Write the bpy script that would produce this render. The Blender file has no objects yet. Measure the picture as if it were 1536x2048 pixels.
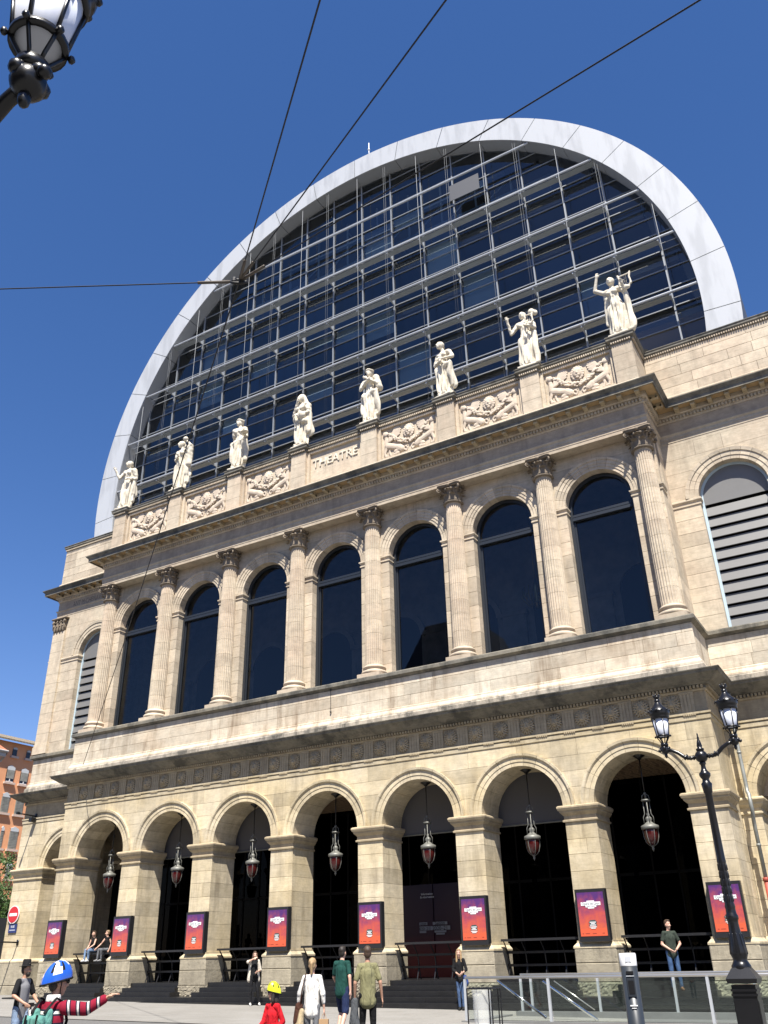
import bpy, bmesh, math, random
import numpy as np
from mathutils import Vector, Matrix, Euler
random.seed(7); np.random.seed(7)
PI = math.pi
scene = bpy.context.scene
C = scene.collection

# ------------------------------------------------------------------ camera
CAM = np.array([19.186, -28.872, 1.40])
YAW, PITCH, ROLL, FPX = -0.5212, 0.4831, -0.0242, 1699.58      # solved from the facade's own repeats
def _rot():
    cy, sy, cp, sp = math.cos(YAW), math.sin(YAW), math.cos(PITCH), math.sin(PITCH)
    fwd = np.array([sy*cp, cy*cp, sp]); right = np.array([cy, -sy, 0.0]); up = np.cross(right, fwd)
    c, s = math.cos(ROLL), math.sin(ROLL)
    return np.array([c*right + s*up, -s*right + c*up, fwd])
ROT = _rot()
def ray(u, v):
    return np.array([(u-768)/FPX, -(v-1024)/FPX, 1.0]) @ ROT
def hit(u, v, axis, val):
    d = ray(u, v); return CAM + d*((val-CAM[axis])/d[axis])
def along(u, v, dist):
    d = ray(u, v); return CAM + d*(dist/math.hypot(d[0], d[1]))
cam_d = bpy.data.cameras.new('camera'); cam = bpy.data.objects.new('camera', cam_d); C.objects.link(cam)
cam_d.sensor_fit = 'VERTICAL'; cam_d.sensor_height = 24.0; cam_d.lens = 24.0*FPX/2048.0
cam_d.clip_start = 0.1; cam_d.clip_end = 3000
M = Matrix.Identity(4)
for i in range(3):
    M[i][0], M[i][1], M[i][2], M[i][3] = ROT[0][i], ROT[1][i], -ROT[2][i], CAM[i]
cam.matrix_world = M
scene.camera = cam

# ------------------------------------------------------------------ sky and sun
SUN = Vector((0.56, -1.0, 2.0)).normalized()
elev = math.asin(SUN.z); azim = math.atan2(SUN.x, SUN.y)          # azimuth from +Y towards +X
world = bpy.data.worlds.new('World'); scene.world = world; world.use_nodes = True
nt = world.node_tree; nt.nodes.clear()
sky = nt.nodes.new('ShaderNodeTexSky'); sky.sky_type = 'NISHITA'; sky.sun_disc = False
sky.sun_elevation = elev; sky.sun_rotation = azim
sky.altitude = 200; sky.air_density = 1.0; sky.dust_density = 0.25; sky.ozone_density = 2.6
hsv = nt.nodes.new('ShaderNodeHueSaturation'); hsv.inputs['Saturation'].default_value = 1.26
bg = nt.nodes.new('ShaderNodeBackground'); bg.inputs['Strength'].default_value = 0.073
out = nt.nodes.new('ShaderNodeOutputWorld')
tint = nt.nodes.new('ShaderNodeMix'); tint.data_type = 'RGBA'; tint.blend_type = 'MULTIPLY'; tint.inputs[0].default_value = 1.0; tint.inputs[7].default_value = (1.12, 0.90, 1.0, 1)
nt.links.new(sky.outputs[0], hsv.inputs['Color']); nt.links.new(hsv.outputs[0], tint.inputs[6]); nt.links.new(tint.outputs[2], bg.inputs['Color'])
nt.links.new(bg.outputs[0], out.inputs['Surface'])
sd = bpy.data.lights.new('sun', 'SUN'); sd.energy = 4.8; sd.angle = math.radians(0.53); sd.color = (1.0, 0.95, 0.87)
sun = bpy.data.objects.new('sun', sd); C.objects.link(sun)
sun.rotation_euler = SUN.to_track_quat('Z', 'Y').to_euler(); sun.location = (30, -60, 90)
scene.view_settings.view_transform = 'Standard'; scene.view_settings.look = 'None'
scene.view_settings.exposure = 1.15; scene.view_settings.gamma = 1.0
scene.view_settings.use_curve_mapping = False
scene.cycles.max_bounces = 6; scene.cycles.transparent_max_bounces = 12
scene.cycles.sample_clamp_indirect = 6.0

# ------------------------------------------------------------------ mesh builder
class MB:
    def __init__(s): s.v = []; s.f = []; s.mi = []; s.cur = 0
    def add(s, vs, fs):
        o = len(s.v); s.v += [tuple(map(float, p)) for p in vs]
        for f in fs: s.f.append([o+i for i in f]); s.mi.append(s.cur)
        return s
    def box(s, x0, x1, y0, y1, z0, z1):
        return s.add([(x0,y0,z0),(x1,y0,z0),(x1,y1,z0),(x0,y1,z0),(x0,y0,z1),(x1,y0,z1),(x1,y1,z1),(x0,y1,z1)],
                     [(0,3,2,1),(4,5,6,7),(0,1,5,4),(1,2,6,5),(2,3,7,6),(3,0,4,7)])
    def obox(s, c, ax, ay, az):
        """oriented box: centre and three half-axis vectors"""
        c, ax, ay, az = Vector(c), Vector(ax), Vector(ay), Vector(az)
        vs = [c+ax*i+ay*j+az*k for k in (-1,1) for (i,j) in ((-1,-1),(1,-1),(1,1),(-1,1))]
        return s.add(vs, [(0,3,2,1),(4,5,6,7),(0,1,5,4),(1,2,6,5),(2,3,7,6),(3,0,4,7)])
    def stone(s, x0, x1, y0, y1, z0, z1, c=0.012):
        """block with an arris on its four front edges"""
        vs = [(x0,y1,z0),(x1,y1,z0),(x1,y1,z1),(x0,y1,z1),(x0,y0+c,z0),(x1,y0+c,z0),(x1,y0+c,z1),(x0,y0+c,z1),
              (x0+c,y0,z0+c),(x1-c,y0,z0+c),(x1-c,y0,z1-c),(x0+c,y0,z1-c)]
        fs = [(8,9,10,11),(1,0,3,2)]
        for a in range(4):
            b = (a+1) % 4; fs += [(4+a,4+b,8+b,8+a),(a,b,4+b,4+a)]
        return s.add(vs, fs)
    def tube(s, pts, rads, n=10, caps=True, flat=1.0):
        pts = [Vector(p) for p in pts]
        if not hasattr(rads, '__len__'): rads = [rads]*len(pts)
        o = len(s.v); vs = []; up = None
        for i, p in enumerate(pts):
            d = (pts[min(i+1,len(pts)-1)] - pts[max(i-1,0)])
            d = d.normalized() if d.length > 1e-9 else Vector((0,0,1))
            if up is None:
                up = Vector((0,0,1)) if abs(d.z) < 0.95 else Vector((0,1,0))
            a = d.cross(up)
            if a.length < 1e-6: a = d.cross(Vector((1,0,0)))
            a.normalize(); b = a.cross(d).normalized(); up = b
            for k in range(n):
                t = 2*PI*k/n; vs.append(p + a*math.cos(t)*rads[i] + b*math.sin(t)*rads[i]*flat)
        fs = []
        for i in range(len(pts)-1):
            for k in range(n):
                k2 = (k+1) % n; fs.append((i*n+k, i*n+k2, (i+1)*n+k2, (i+1)*n+k))
        if caps: fs += [tuple(range(n-1,-1,-1)), tuple((len(pts)-1)*n+k for k in range(n))]
        return s.add(vs, fs)
    def capsule(s, p0, p1, r0, r1, n=12, m=4):
        p0, p1 = Vector(p0), Vector(p1); d = p1-p0; L = d.length
        d = d/L if L > 1e-6 else Vector((0,0,1))
        pts, rr = [], []
        for i in range(m+1):
            t = PI/2*(1-i/m); pts.append(p0 - d*r0*math.sin(t)); rr.append(max(r0*math.cos(t), r0*0.03))
        for i in range(m+1):
            t = PI/2*i/m; pts.append(p1 + d*r1*math.sin(t)); rr.append(max(r1*math.cos(t), r1*0.03))
        return s.tube(pts, rr, n)
    def lathe(s, prof, n=24, c=(0,0,0), caps=True):
        vs = [(c[0]+r*math.cos(2*PI*k/n), c[1]+r*math.sin(2*PI*k/n), c[2]+z) for r, z in prof for k in range(n)]
        fs = [(i*n+k, i*n+(k+1)%n, (i+1)*n+(k+1)%n, (i+1)*n+k) for i in range(len(prof)-1) for k in range(n)]
        if caps: fs += [tuple(range(n-1,-1,-1)), tuple((len(prof)-1)*n+k for k in range(n))]
        return s.add(vs, fs)
    def ball(s, c, r, nu=12, nv=8):
        if not hasattr(r, '__len__'): r = (r, r, r)
        vs = []; fs = []
        for j in range(nv+1):
            t = PI*j/nv
            for i in range(nu):
                a = 2*PI*i/nu
                vs.append((c[0]+r[0]*max(math.sin(t),.02)*math.cos(a), c[1]+r[1]*max(math.sin(t),.02)*math.sin(a), c[2]-r[2]*math.cos(t)))
        for j in range(nv):
            for i in range(nu): fs.append((j*nu+i, j*nu+(i+1)%nu, (j+1)*nu+(i+1)%nu, (j+1)*nu+i))
        fs += [tuple(range(nu-1,-1,-1)), tuple(nv*nu+i for i in range(nu))]
        return s.add(vs, fs)
    def prism(s, poly, y0, y1):
        """(x, z) polygon, counter-clockwise seen from -y, extruded from y0 (front) to y1"""
        n = len(poly); vs = [(x,y0,z) for x,z in poly] + [(x,y1,z) for x,z in poly]
        fs = [tuple(range(n)), tuple(range(2*n-1,n-1,-1))]
        for i in range(n):
            j = (i+1) % n; fs.append((i, n+i, n+j, j))
        return s.add(vs, fs)
    def sweep(s, path, prof, closed=False):
        """profile of (outward offset, z) along a plan path; outward is to the right of travel"""
        n = len(path); P = [Vector((p[0], p[1])) for p in path]; offs = []
        for i in range(n):
            ns = []
            if closed or i > 0: d = (P[i]-P[i-1]).normalized(); ns.append(Vector((d.y,-d.x)))
            if closed or i < n-1: d = (P[(i+1)%n]-P[i]).normalized(); ns.append(Vector((d.y,-d.x)))
            offs.append(ns[0] if len(ns) == 1 else (ns[0]+ns[1])/(1+ns[0].dot(ns[1])))
        m = len(prof)
        vs = [(P[i].x+offs[i].x*o, P[i].y+offs[i].y*o, z) for i in range(n) for o, z in prof]
        fs = []
        for i in range(n if closed else n-1):
            j = (i+1) % n
            for k in range(m-1): fs.append((i*m+k, j*m+k, j*m+k+1, i*m+k+1))
        if not closed: fs += [tuple(range(m-1,-1,-1)), tuple((n-1)*m+k for k in range(m))]
        return s.add(vs, fs)
    def mesh(s, name, smooth=False):
        me = bpy.data.meshes.new(name); me.from_pydata(s.v, [], s.f)
        if any(s.mi): me.polygons.foreach_set('material_index', s.mi)
        if smooth: me.polygons.foreach_set('use_smooth', [True]*len(me.polygons))
        me.update(); return me
    def build(s, name, mat, parent=None, smooth=False, loc=None, rot=None, fix=False):
        me = s.mesh(name, smooth)
        if fix:
            bm = bmesh.new(); bm.from_mesh(me); bmesh.ops.recalc_face_normals(bm, faces=bm.faces); bm.to_mesh(me); bm.free()
        return obj(name, me, mat, parent, loc, rot)
def obj(name, me, mat=None, parent=None, loc=None, rot=None):
    if mat is not None and not me.materials:
        for m_ in (mat if isinstance(mat, (list, tuple)) else [mat]): me.materials.append(m_)
    o = bpy.data.objects.new(name, me); C.objects.link(o); o.parent = parent
    if loc is not None: o.location = loc
    if rot is not None: o.rotation_euler = rot
    return o
def empty(name, loc=(0,0,0), rz=0.0):
    o = bpy.data.objects.new(name, None); C.objects.link(o); o.location = loc; o.rotation_euler = (0,0,rz)
    o.empty_display_size = 0.2; return o
def tag(o, label=None, cat=None, group=None, kind=None):
    if label: o['label'] = label
    if cat: o['category'] = cat
    if group: o['group'] = group
    if kind: o['kind'] = kind
    return o
def copy_tree(o, parent=None):
    c = o.copy(); C.objects.link(c); c.parent = parent
    for ch in list(o.children): copy_tree(ch, c)
    return c
def text(name, body, size, mat, parent, loc, rot=(PI/2,0,0), depth=0.01, width=None, align='CENTER', bold=0.0):
    cu = bpy.data.curves.new(name, 'FONT'); cu.body = body; cu.size = size; cu.extrude = depth; cu.align_x = align; cu.offset = bold
    cu.resolution_u = 3
    t = bpy.data.objects.new(name+'_tmp', cu); C.objects.link(t)
    dg = bpy.context.evaluated_depsgraph_get(); me = bpy.data.meshes.new_from_object(t.evaluated_get(dg))
    bpy.data.objects.remove(t); bpy.data.curves.remove(cu); me.name = name
    if width:
        xs = [v.co.x for v in me.vertices]; k = width/(max(xs)-min(xs))
        for v in me.vertices: v.co.x *= k
    return obj(name, me, mat, parent, loc, rot)
# meshes grown from overlapping capsules and fused by a voxel remesh, all evaluated in one pass
QUEUE = []
def fuse(mb, name, mat, parent=None, voxel=0.02, smooth=3, post=None, loc=None, rot=None):
    o = mb.build(name, mat, parent, True, loc, rot)
    r = o.modifiers.new('r', 'REMESH'); r.mode = 'VOXEL'; r.voxel_size = voxel; r.use_smooth_shade = True
    if smooth:
        q = o.modifiers.new('s', 'SMOOTH'); q.iterations = smooth; q.factor = 0.5
    QUEUE.append((o, post)); return o
def run_queue():
    dg = bpy.context.evaluated_depsgraph_get(); res = []
    for o, post in QUEUE: res.append(bpy.data.meshes.new_from_object(o.evaluated_get(dg)))
    for (o, post), me in zip(QUEUE, res):
        old = o.data; o.modifiers.clear()
        if post: post(me)
        me.name = old.name
        me.polygons.foreach_set('use_smooth', [True]*len(me.polygons))
        o.data = me; bpy.data.meshes.remove(old)
    QUEUE.clear()

# ------------------------------------------------------------------ materials
def new_mat(name):
    m = bpy.data.materials.new(name); m.use_nodes = True; t = m.node_tree; t.nodes.clear()
    o = t.nodes.new('ShaderNodeOutputMaterial'); b = t.nodes.new('ShaderNodeBsdfPrincipled')
    t.links.new(b.outputs[0], o.inputs['Surface']); return m, t, b
def N(t, kind, **kw):
    n = t.nodes.new(kind)
    for k, v in kw.items():
        if k in n.inputs: n.inputs[k].default_value = v
        else: setattr(n, k, v)
    return n
def L(t, a, b): t.links.new(a, b)
def ramp(t, fac, stops):
    r = t.nodes.new('ShaderNodeValToRGB'); L(t, fac, r.inputs[0]); e = r.color_ramp.elements
    while len(e) < len(stops): e.new(0.5)
    for q, (p, c) in zip(e, stops):
        q.position = p; q.color = (c, c, c, 1) if not hasattr(c, '__len__') else (*c[:3], 1)
    return r.outputs[0]
def mixc(t, fac, a, b, mode='MIX'):
    m = t.nodes.new('ShaderNodeMix'); m.data_type = 'RGBA'; m.blend_type = mode
    for sock, val in ((m.inputs['Factor'], fac), (m.inputs['A'], a), (m.inputs['B'], b)):
        pass
    f, A, B = m.inputs[0], m.inputs[6], m.inputs[7]
    for sock, val in ((f, fac), (A, a), (B, b)):
        if isinstance(val, bpy.types.NodeSocket): L(t, val, sock)
        elif hasattr(val, '__len__'): sock.default_value = (*val[:3], 1)
        else: sock.default_value = val if sock is f else (val, val, val, 1)
    return m.outputs[2]
def pos(t, scale=(1,1,1), obj_space=False):
    if obj_space: s = t.nodes.new('ShaderNodeTexCoord').outputs['Object']
    else: s = t.nodes.new('ShaderNodeNewGeometry').outputs['Position']
    m = t.nodes.new('ShaderNodeMapping'); m.inputs['Scale'].default_value = scale; L(t, s, m.inputs[0]); return m.outputs[0]
def noise_f(t, vec, scale, detail=4, rough=0.6):
    n = N(t, 'ShaderNodeTexNoise', Scale=scale, Detail=detail, Roughness=rough); L(t, vec, n.inputs['Vector']); return n.outputs[0]
def stone_mat(name, base, alt, dark, stain=0.35, streak=0.35, rnd=0.19, bump=0.25, fine=22.0, rough=0.85, soot=0.0):
    m, t, b = new_mat(name)
    p = pos(t)
    big = ramp(t, noise_f(t, p, 0.45, 5), [(0.35, 0), (0.68, 1)])
    col = mixc(t, big, base, alt)
    mid = ramp(t, noise_f(t, p, 3.2, 6, 0.7), [(0.30, 0.80), (0.70, 1.12)])
    col = mixc(t, 1.0, col, mid, 'MULTIPLY')
    # bedding veins: flat, wavering dark lines
    vn = ramp(t, noise_f(t, pos(t, (0.7, 0.7, 7.0)), 1.6, 5, 0.65), [(0.40, 1.0), (0.47, 0.86), (0.53, 1.0)])
    col = mixc(t, 0.8, col, vn, 'MULTIPLY')
    # rain streaks and soot with a shape of their own
    st = ramp(t, noise_f(t, pos(t, (2.4, 2.4, 0.22)), 1.3, 5, 0.7), [(0.45, 0), (0.68, 1)])
    patch = ramp(t, noise_f(t, p, 0.6, 3), [(0.38, 0), (0.62, 1)])
    f = N(t, 'ShaderNodeMath', operation='MULTIPLY'); L(t, st, f.inputs[0]); L(t, patch, f.inputs[1])
    f2 = N(t, 'ShaderNodeMath', operation='MULTIPLY'); L(t, f.outputs[0], f2.inputs[0]); f2.inputs[1].default_value = streak
    col = mixc(t, f2.outputs[0], col, dark)
    sp = ramp(t, noise_f(t, p, 6.5, 7, 0.75), [(0.56, 0), (0.75, 1)])
    f3 = N(t, 'ShaderNodeMath', operation='MULTIPLY'); L(t, sp, f3.inputs[0]); f3.inputs[1].default_value = stain
    col = mixc(t, f3.outputs[0], col, dark)
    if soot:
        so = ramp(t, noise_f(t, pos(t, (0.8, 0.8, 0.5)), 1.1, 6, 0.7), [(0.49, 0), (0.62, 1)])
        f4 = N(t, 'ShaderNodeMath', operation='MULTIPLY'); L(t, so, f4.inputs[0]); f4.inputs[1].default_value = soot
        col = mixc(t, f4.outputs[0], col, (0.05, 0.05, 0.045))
    oi = t.nodes.new('ShaderNodeObjectInfo')
    mr = N(t, 'ShaderNodeMapRange'); L(t, oi.outputs['Random'], mr.inputs[0]); mr.inputs[3].default_value = 1-rnd; mr.inputs[4].default_value = 1+rnd*0.7
    col = mixc(t, 1.0, col, mr.outputs[0], 'MULTIPLY')
    L(t, col, b.inputs['Base Color']); b.inputs['Roughness'].default_value = rough
    b.inputs['Specular IOR Level'].default_value = 0.25
    bp = N(t, 'ShaderNodeBump', Strength=bump, Distance=0.02)
    L(t, noise_f(t, p, fine, 6, 0.75), bp.inputs['Height']); L(t, bp.outputs[0], b.inputs['Normal'])
    return m
def plain(name, col, rough=0.5, metal=0.0, spec=0.5, var=0.0, vscale=3.0, bump=0.0, coat=0.0):
    m, t, b = new_mat(name)
    b.inputs['Roughness'].default_value = rough; b.inputs['Metallic'].default_value = metal
    b.inputs['Specular IOR Level'].default_value = spec; b.inputs['Coat Weight'].default_value = coat
    p = pos(t, obj_space=True)
    if var:
        f = ramp(t, noise_f(t, p, vscale, 5, 0.65), [(0.3, 1-var), (0.7, 1+var*0.6)])
        L(t, mixc(t, 1.0, col, f, 'MULTIPLY'), b.inputs['Base Color'])
    else: b.inputs['Base Color'].default_value = (*col, 1)
    if bump:
        bp = N(t, 'ShaderNodeBump', Strength=bump, Distance=0.01); L(t, noise_f(t, p, vscale*4, 4), bp.inputs['Height']); L(t, bp.outputs[0], b.inputs['Normal'])
    return m
def glass_mat(name, tint, ior, rough=0.0, refl=(1,1,1), wobble=0.0):
    m = bpy.data.materials.new(name); m.use_nodes = True; t = m.node_tree; t.nodes.clear()
    o = t.nodes.new('ShaderNodeOutputMaterial'); tr = t.nodes.new('ShaderNodeBsdfTransparent'); gl = t.nodes.new('ShaderNodeBsdfGlossy')
    tr.inputs[0].default_value = (*tint, 1); gl.inputs['Color'].default_value = (*refl, 1); gl.inputs['Roughness'].default_value = rough
    fr = N(t, 'ShaderNodeFresnel', IOR=ior); mx = t.nodes.new('ShaderNodeMixShader')
    if wobble:
        bp = N(t, 'ShaderNodeBump', Strength=wobble, Distance=0.05); L(t, noise_f(t, pos(t), 0.7, 2), bp.inputs['Height']); L(t, bp.outputs[0], gl.inputs['Normal'])
    L(t, fr.outputs[0], mx.inputs[0]); L(t, tr.outputs[0], mx.inputs[1]); L(t, gl.outputs[0], mx.inputs[2]); L(t, mx.outputs[0], o.inputs['Surface'])
    return m
K = {}
K['low'] = stone_mat('limestone_arcade', (0.575,0.50,0.365), (0.55,0.45,0.275), (0.17,0.135,0.09), 0.30, 0.6)
K['rough'] = stone_mat('limestone_rough_base', (0.42,0.37,0.27), (0.30,0.265,0.20), (0.09,0.08,0.065), 0.7, 0.6, bump=0.8, fine=9)
K['up'] = stone_mat('limestone_upper', (0.55,0.475,0.36), (0.52,0.42,0.31), (0.20,0.16,0.12), 0.22, 0.45)
K['dado'] = stone_mat('limestone_dado', (0.60,0.54,0.43), (0.54,0.44,0.32), (0.22,0.155,0.10), 0.35, 0.85)
K['col'] = stone_mat('limestone_column', (0.53,0.455,0.345), (0.50,0.40,0.30), (0.22,0.18,0.14), 0.12, 0.2, rnd=0.12)
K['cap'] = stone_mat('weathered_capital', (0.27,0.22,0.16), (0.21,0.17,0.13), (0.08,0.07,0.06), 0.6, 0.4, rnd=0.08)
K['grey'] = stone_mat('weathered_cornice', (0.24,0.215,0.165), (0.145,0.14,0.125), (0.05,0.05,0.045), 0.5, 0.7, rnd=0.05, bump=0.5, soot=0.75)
K['frieze'] = stone_mat('frieze_stone', (0.46,0.375,0.24), (0.41,0.335,0.225), (0.15,0.12,0.085), 0.35, 0.5, rnd=0.06)
K['marble'] = stone_mat('statue_stone', (0.72,0.66,0.54), (0.66,0.60,0.48), (0.30,0.25,0.18), 0.3, 0.35, rnd=0.06, bump=0.3)
K['relief'] = stone_mat('relief_stone', (0.60,0.51,0.40), (0.55,0.45,0.35), (0.22,0.18,0.14), 0.2, 0.2, rnd=0.05)
K['mortar'] = plain('mortar', (0.36,0.31,0.225), 0.95)
K['black'] = plain('black_stone', (0.012,0.012,0.013), 0.35, var=0.3, vscale=4)
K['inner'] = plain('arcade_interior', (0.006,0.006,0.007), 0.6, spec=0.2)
K['iron'] = plain('black_paint', (0.007,0.007,0.008), 0.3, spec=0.5, var=0.2, vscale=9, bump=0.08)
K['frame'] = plain('window_frame', (0.018,0.022,0.028), 0.4)
K['blueframe'] = plain('pale_blue_frame', (0.42,0.52,0.58), 0.5)
K['alu'] = plain('aluminium', (0.42,0.44,0.46), 0.42, metal=0.2, var=0.08)
K['mull'] = plain('mullion_grey', (0.235,0.25,0.265), 0.45, metal=0.2)
K['steel'] = plain('stainless_steel', (0.62,0.60,0.56), 0.28, metal=0.8)
K['plate'] = plain('shelf_plate', (0.30,0.325,0.34), 0.45, var=0.12, vscale=1.5)
K['dark'] = plain('dark_interior', (0.05,0.05,0.055), 0.8)
K['ceil'] = plain('office_ceiling', (0.30,0.28,0.25), 0.8)
K['pendgrey'] = plain('pewter_metal', (0.18,0.18,0.16), 0.5, metal=0.3, var=0.2, vscale=8)
K['louver'] = plain('grey_louver', (0.155,0.152,0.146), 0.5, var=0.08, vscale=1.0)
K['awning'] = plain('grey_blind', (0.11,0.105,0.105), 0.7)
K['white'] = plain('white_paint', (0.75,0.75,0.74), 0.5)
K['glass'] = glass_mat('foyer_glass', (0.62,0.64,0.66), 1.50, refl=(0.9,0.95,1.0))
K['vglass'] = glass_mat('vault_glass', (0.60,0.66,0.69), 1.68, refl=(0.92,0.96,1.0), wobble=0.02)
K['clear'] = glass_mat('clear_glass', (0.86,0.90,0.88), 1.45)
def ring_mat():
    m, t, b = new_mat('ring_panel'); p = pos(t)
    st = ramp(t, noise_f(t, pos(t, (1.5,1.5,0.25)), 1.0, 4), [(0.48,1.0),(0.62,0.80)])
    col = mixc(t, 0.8, (0.44,0.455,0.47), st, 'MULTIPLY')
    L(t, col, b.inputs['Base Color']); b.inputs['Roughness'].default_value = 0.38; b.inputs['Specular IOR Level'].default_value = 0.5
    return m
K['ring'] = ring_mat()
# ------------------------------------------------------------------ ground
def gz(x): return -0.012*(x-2.0)
def pavement_mat():
    m, t, b = new_mat('pale_paving'); p = pos(t)
    c = ramp(t, noise_f(t, p, 0.35, 6, 0.7), [(0.3,(0.205,0.195,0.175)),(0.7,(0.265,0.255,0.235))])
    s2 = ramp(t, noise_f(t, p, 14, 5, 0.8), [(0.35,0.88),(0.65,1.06)])
    c = mixc(t, 1.0, c, s2, 'MULTIPLY')
    d = ramp(t, noise_f(t, pos(t,(0.5,1.6,1)), 0.5, 4), [(0.60,1.0),(0.72,0.82)])
    c = mixc(t, 1.0, c, d, 'MULTIPLY')
    bk = N(t, 'ShaderNodeTexBrick', Scale=1.0); L(t, p, bk.inputs[0]); bk.inputs['Mortar Size'].default_value = .012; bk.inputs['Brick Width'].default_value = 1.2; bk.inputs['Row Height'].default_value = .8
    bk.inputs['Color1'].default_value = (1,1,1,1); bk.inputs['Color2'].default_value = (.93,.93,.92,1); bk.inputs['Mortar'].default_value = (.68,.67,.65,1); c = mixc(t, 1.0, c, bk.outputs[0], 'MULTIPLY')
    L(t, c, b.inputs['Base Color']); b.inputs['Roughness'].default_value = 0.8
    bp = N(t, 'ShaderNodeBump', Strength=0.2, Distance=0.01); L(t, noise_f(t, p, 60, 3), bp.inputs['Height']); L(t, bp.outputs[0], b.inputs['Normal'])
    return m
def asphalt_mat():
    m, t, b = new_mat('asphalt'); p = pos(t)
    c = ramp(t, noise_f(t, p, 30, 5, 0.8), [(0.3,(0.085,0.083,0.08)),(0.7,(0.15,0.148,0.14))])
    L(t, c, b.inputs['Base Color']); b.inputs['Roughness'].default_value = 0.85
    return m
K['pave'] = pavement_mat(); K['asphalt'] = asphalt_mat()
def sheet(name, x0, x1, y0, y1, dz, mat, nx=1):
    b = MB(); xs = [x0+(x1-x0)*i/nx for i in range(nx+1)]
    vs = [(x, y, gz(x)+dz) for x in xs for y in (y0, y1)]
    b.add(vs, [(2*i, 2*i+2, 2*i+3, 2*i+1) for i in range(nx)])
    return tag(b.build(name, mat), kind='structure')
sheet('ground', -600, 600, -600, 600, -0.012, K['asphalt'])
sheet('plaza_pavement', -21.5, 60, -9.02, 1.0, 0.0, K['pave'])
# low kerb strip where the pavement meets the carriageway in front of the theatre
kb = MB()
for i in range(26):
    x = -21.0+i*1.6
    kb.add([(x,-9.3,gz(x)+.004),(x+1.585,-9.3,gz(x+1.6)+.004),(x+1.585,-9.02,gz(x+1.6)+.004),(x,-9.02,gz(x)+.004)], [(0,1,2,3)])
tag(kb.build('kerb', plain('kerb_stone', (0.22,0.21,0.19), 0.8, var=0.2, vscale=2)), kind='structure')

# ------------------------------------------------------------------ theatre
TH = tag(empty('opera_house'), 'cream limestone theatre with arcade, columned upper storey and huge round glass vault', 'theatre')
PX = [(k-3.5)*4.0 for k in range(8)]             # pier and column axes
BX = [(k-3.0)*4.0 for k in range(7)]             # bay axes
YF, YW, XC, XE = -0.55, 1.6, 14.6, 20.2          # front wall, wing wall, corner of the front block, end of the wing
LOWPATH = [(-XE,9.0),(-XE,YW),(-XC,YW),(-XC,YF),(XC,YF),(XC,YW),(XE,YW),(XE,9.0)]
G = 0.0045                                        # half a joint
_cache = {}
def block(name, parent, x0, x1, y0, y1, z0, z1, mat, c=0.007, gap=G):
    w, d, h = x1-x0-2*gap, y1-y0, z1-z0-2*gap
    key = (name, round(w,3), round(d,3), round(h,3), mat.name)
    if key not in _cache:
        me = MB().stone(-w/2, w/2, 0, d, 0, h, c).mesh(name); me.materials.append(mat); _cache[key] = me
    return obj(name, _cache[key], None, parent, ((x0+x1)/2, y0, z0+gap))
def poly_stone(name, parent, poly, y0, y1, mat):
    cx = sum(p[0] for p in poly)/len(poly); cz = sum(p[1] for p in poly)/len(poly)
    return MB().prism([(x-cx, z-cz) for x, z in poly], 0, y1-y0).build(name, mat, parent, loc=(cx, y0, cz), fix=True)
def voussoirs(parent, cx, zc, prof, n, mat, name='voussoir', a0=0.0, a1=PI, steps=4):
    """arch ring of n wedge stones; prof = closed (radius, y) section"""
    da = (a1-a0)/n; rin = min(p[0] for p in prof); g = G/rin
    key = (name, tuple(prof), n, mat.name)
    if key not in _cache:
        m = len(prof); vs = []
        for i in range(steps+1):
            a = -da/2+g+(da-2*g)*i/steps
            vs += [(r*math.sin(a), y, r*math.cos(a)) for r, y in prof]
        fs = [(i*m+k, i*m+(k+1)%m, (i+1)*m+(k+1)%m, (i+1)*m+k) for i in range(steps) for k in range(m)]
        fs += [tuple(range(m-1,-1,-1)), tuple(steps*m+k for k in range(m))]
        me = MB().add(vs, fs).mesh(name)
        bm = bmesh.new(); bm.from_mesh(me); bmesh.ops.recalc_face_normals(bm, faces=bm.faces); bm.to_mesh(me); bm.free()
        me.materials.append(mat); _cache[key] = me
    for i in range(n):
        a = a0+da*(i+0.5)
        obj(name, _cache[key], None, parent, (cx, 0, zc), (0, PI/2-a, 0))
def arc(cx, zc, r, t0, t1, n=10):
    return [(cx+r*math.cos(t0+(t1-t0)*i/n), zc+r*math.sin(t0+(t1-t0)*i/n)) for i in range(n+1)]

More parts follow.
